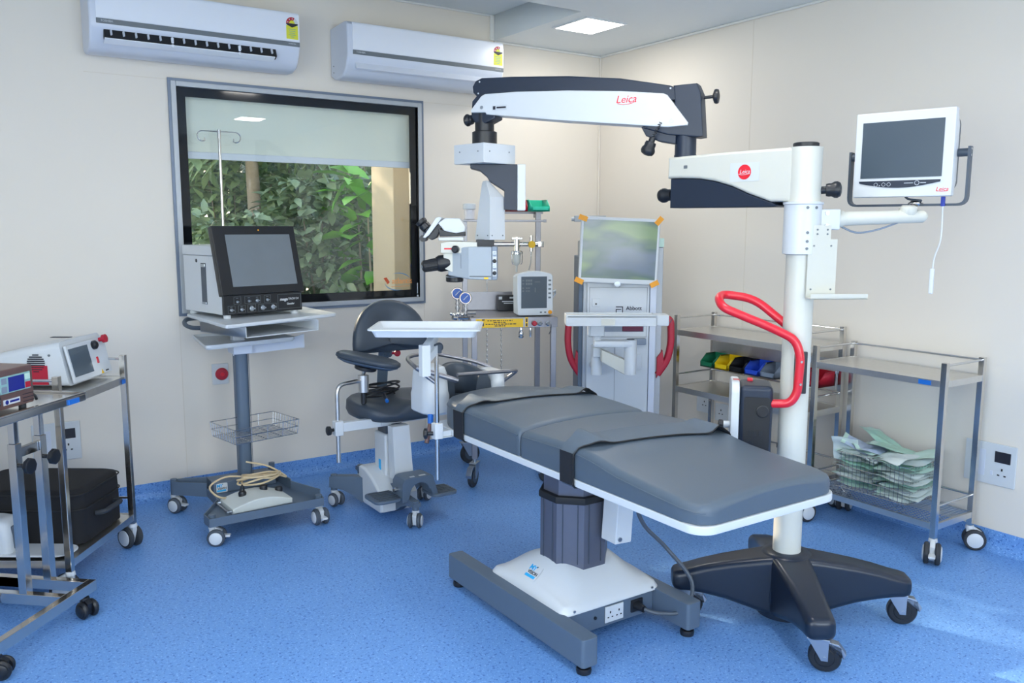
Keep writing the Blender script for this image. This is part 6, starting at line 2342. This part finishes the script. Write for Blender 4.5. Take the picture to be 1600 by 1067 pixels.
nt.links.new(mp_.outputs[0], nz_.inputs['Vector'])
nt.links.new(nz_.outputs['Fac'], cr_.inputs[0])
nt.links.new(cr_.outputs[0], b_.inputs['Base Color'])
MB(SM).box((-.20, -.0135, -.148), (.20, -.0115, .165), .001).build('screen', sg_, sh)
for x, z, a_ in ((-.205, .172, .3), (.205, .172, -.9), (-.21, -.166, .4), (.20, -.168, -.5)):
    mm_ = MB(SM @ Matrix.Translation((x, -.0145, z)) @ Matrix.Rotation(a_, 4, 'Y'))
    mm_.box((-.024, -.0008, -.014), (.024, .0012, .014), .0004)
    mm_.build('tape_strip', M['orange'], sh, label='amber tape strip')
MB(SM).lathe([(.018, 0), (.018, .004), (.013, .006)], (.0, -.011, -.178), (0, -1, 0), 20).build('screen_button', M['silver'], sh)
MB(TW).box((-.05, -.035, 1.19), (.05, .0, 1.40), .006).build('screen_mount', M['alu'], tw)
# grab handles
for sg2 in (-1, 1):
    x0_ = -.212 if sg2 < 0 else .235
    m = MB(TW)
    pth = fillet([(x0_, .06, .945), (x0_ + sg2 * .062, .05, .94), (x0_ + sg2 * .068, .05, .80), (x0_ + sg2 * .05, .055, .70), (x0_ - sg2 * .005, .06, .62)], .045, 5)
    lps = []
    for i, p in enumerate(pth):
        t_ = (pth[min(i + 1, len(pth) - 1)] - pth[max(i - 1, 0)]).normalized()
        nn_ = Vector((t_.z, 0, -t_.x)).normalized()
        lps.append([(p.x + nn_.x * a2, p.y + b2, p.z + nn_.z * a2) for a2, b2 in rrect(.036, .05, .012, 3)])
    m.loft(lps)
    m.prism([(x0_ - sg2 * .012, .60), (x0_ + sg2 * .03, .68), (x0_ + sg2 * .02, .76), (x0_ - sg2 * .012, .72)], 'xz', .035, .085, .004)
    m.build('grab_handle', M['maroon'], tw, label='dark red grab handle')
# swing-out tray on its arm
TW = TW @ Matrix.Translation((0, 0, .024))
m = MB(TW)
m.box((-.315, -.44, .972), (.135, -.31, .979)).box((-.315, -.44, .928), (.135, -.432, .985), .003).box((-.315, -.318, .928), (.135, -.31, .985), .003).box((-.322, -.44, .93), (-.312, -.31, .985), .004).box((.128, -.44, .93), (.135, -.31, .985), .003)
m.box((.135, -.425, .928), (.20, -.325, .984), .006)
tt = m.build('instrument_tray', M['white'], tw)
MB(TW).box((-.145, -.4415, .932), (-.075, -.4395, .966), .001).build('tray_label', M['cream'], tt)
m = MB(TW).tube([(.14, -.3, .93), (.23, -.28, .928), (.245, -.26, .945)], .0025, seg=6).disc((.143, -.405, .935), (0, 1, 0), .005, .01, 8)
m.build('tray_latch', M['slated'], tt)
m = MB(TW).box((-.19, -.34, .862), (-.115, -.27, .927), .006).cyl((-.15, -.30, .835), (-.15, -.30, .90), .022, seg=18)
m.box((-.20, -.33, .865), (-.187, -.28, .92), .003)
m.build('tray_pivot', M['white'], tw)
m = MB(TW).box((-.17, -.335, .803), (.04, -.265, .840), .012).cyl((.025, -.30, .66), (.025, -.30, .842), .033, seg=24)
m.build('upper_arm', M['white'], tw)
MB(TW).cyl((.025, -.30, .842), (.025, -.30, .846), .02, seg=20).build('arm_cap', M['slated'], tw)
m = MB(TW)
m.prism([(-.125, .79), (.0, .735), (.0, .655), (-.125, .725)], 'xz', -.31, -.23, .006)
m.build('lower_arm', M['creamplate'], tw)
m = MB(TW).cyl((-.14, -.20, .64), (-.14, -.20, .80), .030, seg=20).cyl((-.14, -.20, .66), (-.14, .0, .66), .02, seg=14).box((-.165, -.25, .74), (-.10, -.18, .79), .004)
m.build('arm_bracket', M['white'], tw)
TW = TW @ Matrix.Translation((0, 0, -.024))
m = MB(TW).box((-.24, -.03, .05), (.25, .46, .095), .02)
m.build('base', M['slate'], tw)
for x, y in ((-.19, .02), (.2, .02), (-.19, .41), (.2, .41)):
    castor(tw, TW @ frame(x, y, 0, .7), .055, .024, brake=False, W=.014)
# ================================================================ camera, sun, world
cam = bpy.data.cameras.new('camera')
cam.sensor_width = 36
cam.lens = 1314.8 / 1600 * 36
cam.clip_start = .02
co = bpy.data.objects.new('camera', cam)
COL.objects.link(co)
yaw, pit, rol = .588894, .136258, -.002146
f = Vector((math.sin(yaw) * math.cos(pit), math.cos(yaw) * math.cos(pit), -math.sin(pit)))
x = Vector((math.cos(yaw), -math.sin(yaw), 0))
d = f.cross(x)
x2 = x * math.cos(rol) + d * math.sin(rol)
d2 = -x * math.sin(rol) + d * math.cos(rol)
R = Matrix((x2, -d2, -f)).transposed()
co.matrix_world = Matrix.Translation((0, 0, 1.45)) @ R.to_4x4()
SC.camera = co

sun = bpy.data.lights.new('sun', 'SUN')
sun.energy = 11.0
sun.angle = .02
sun.color = (1.0, .80, .58)
so = bpy.data.objects.new('sun', sun)
so.rotation_euler = Vector((.27, -.93, -.46)).to_track_quat('-Z', 'Y').to_euler()
COL.objects.link(so)
wd = bpy.data.worlds.new('sky')
SC.world = wd
wd.use_nodes = True
bg = wd.node_tree.nodes['Background']
sk = wd.node_tree.nodes.new('ShaderNodeTexSky')
sk.sky_type = 'HOSEK_WILKIE'
sk.turbidity = 6
sk.sun_direction = Vector((-.27, .93, .46)).normalized()
wd.node_tree.links.new(sk.outputs[0], bg.inputs[0])
bg.inputs[1].default_value = 24.0
SC.cycles.glossy_bounces = 8
SC.cycles.diffuse_bounces = 5
SC.view_settings.view_transform = 'Standard'
SC.view_settings.look = 'None'
SC.view_settings.gamma = 1
SC.view_settings.use_curve_mapping = False
SC.view_settings.exposure = -0.08
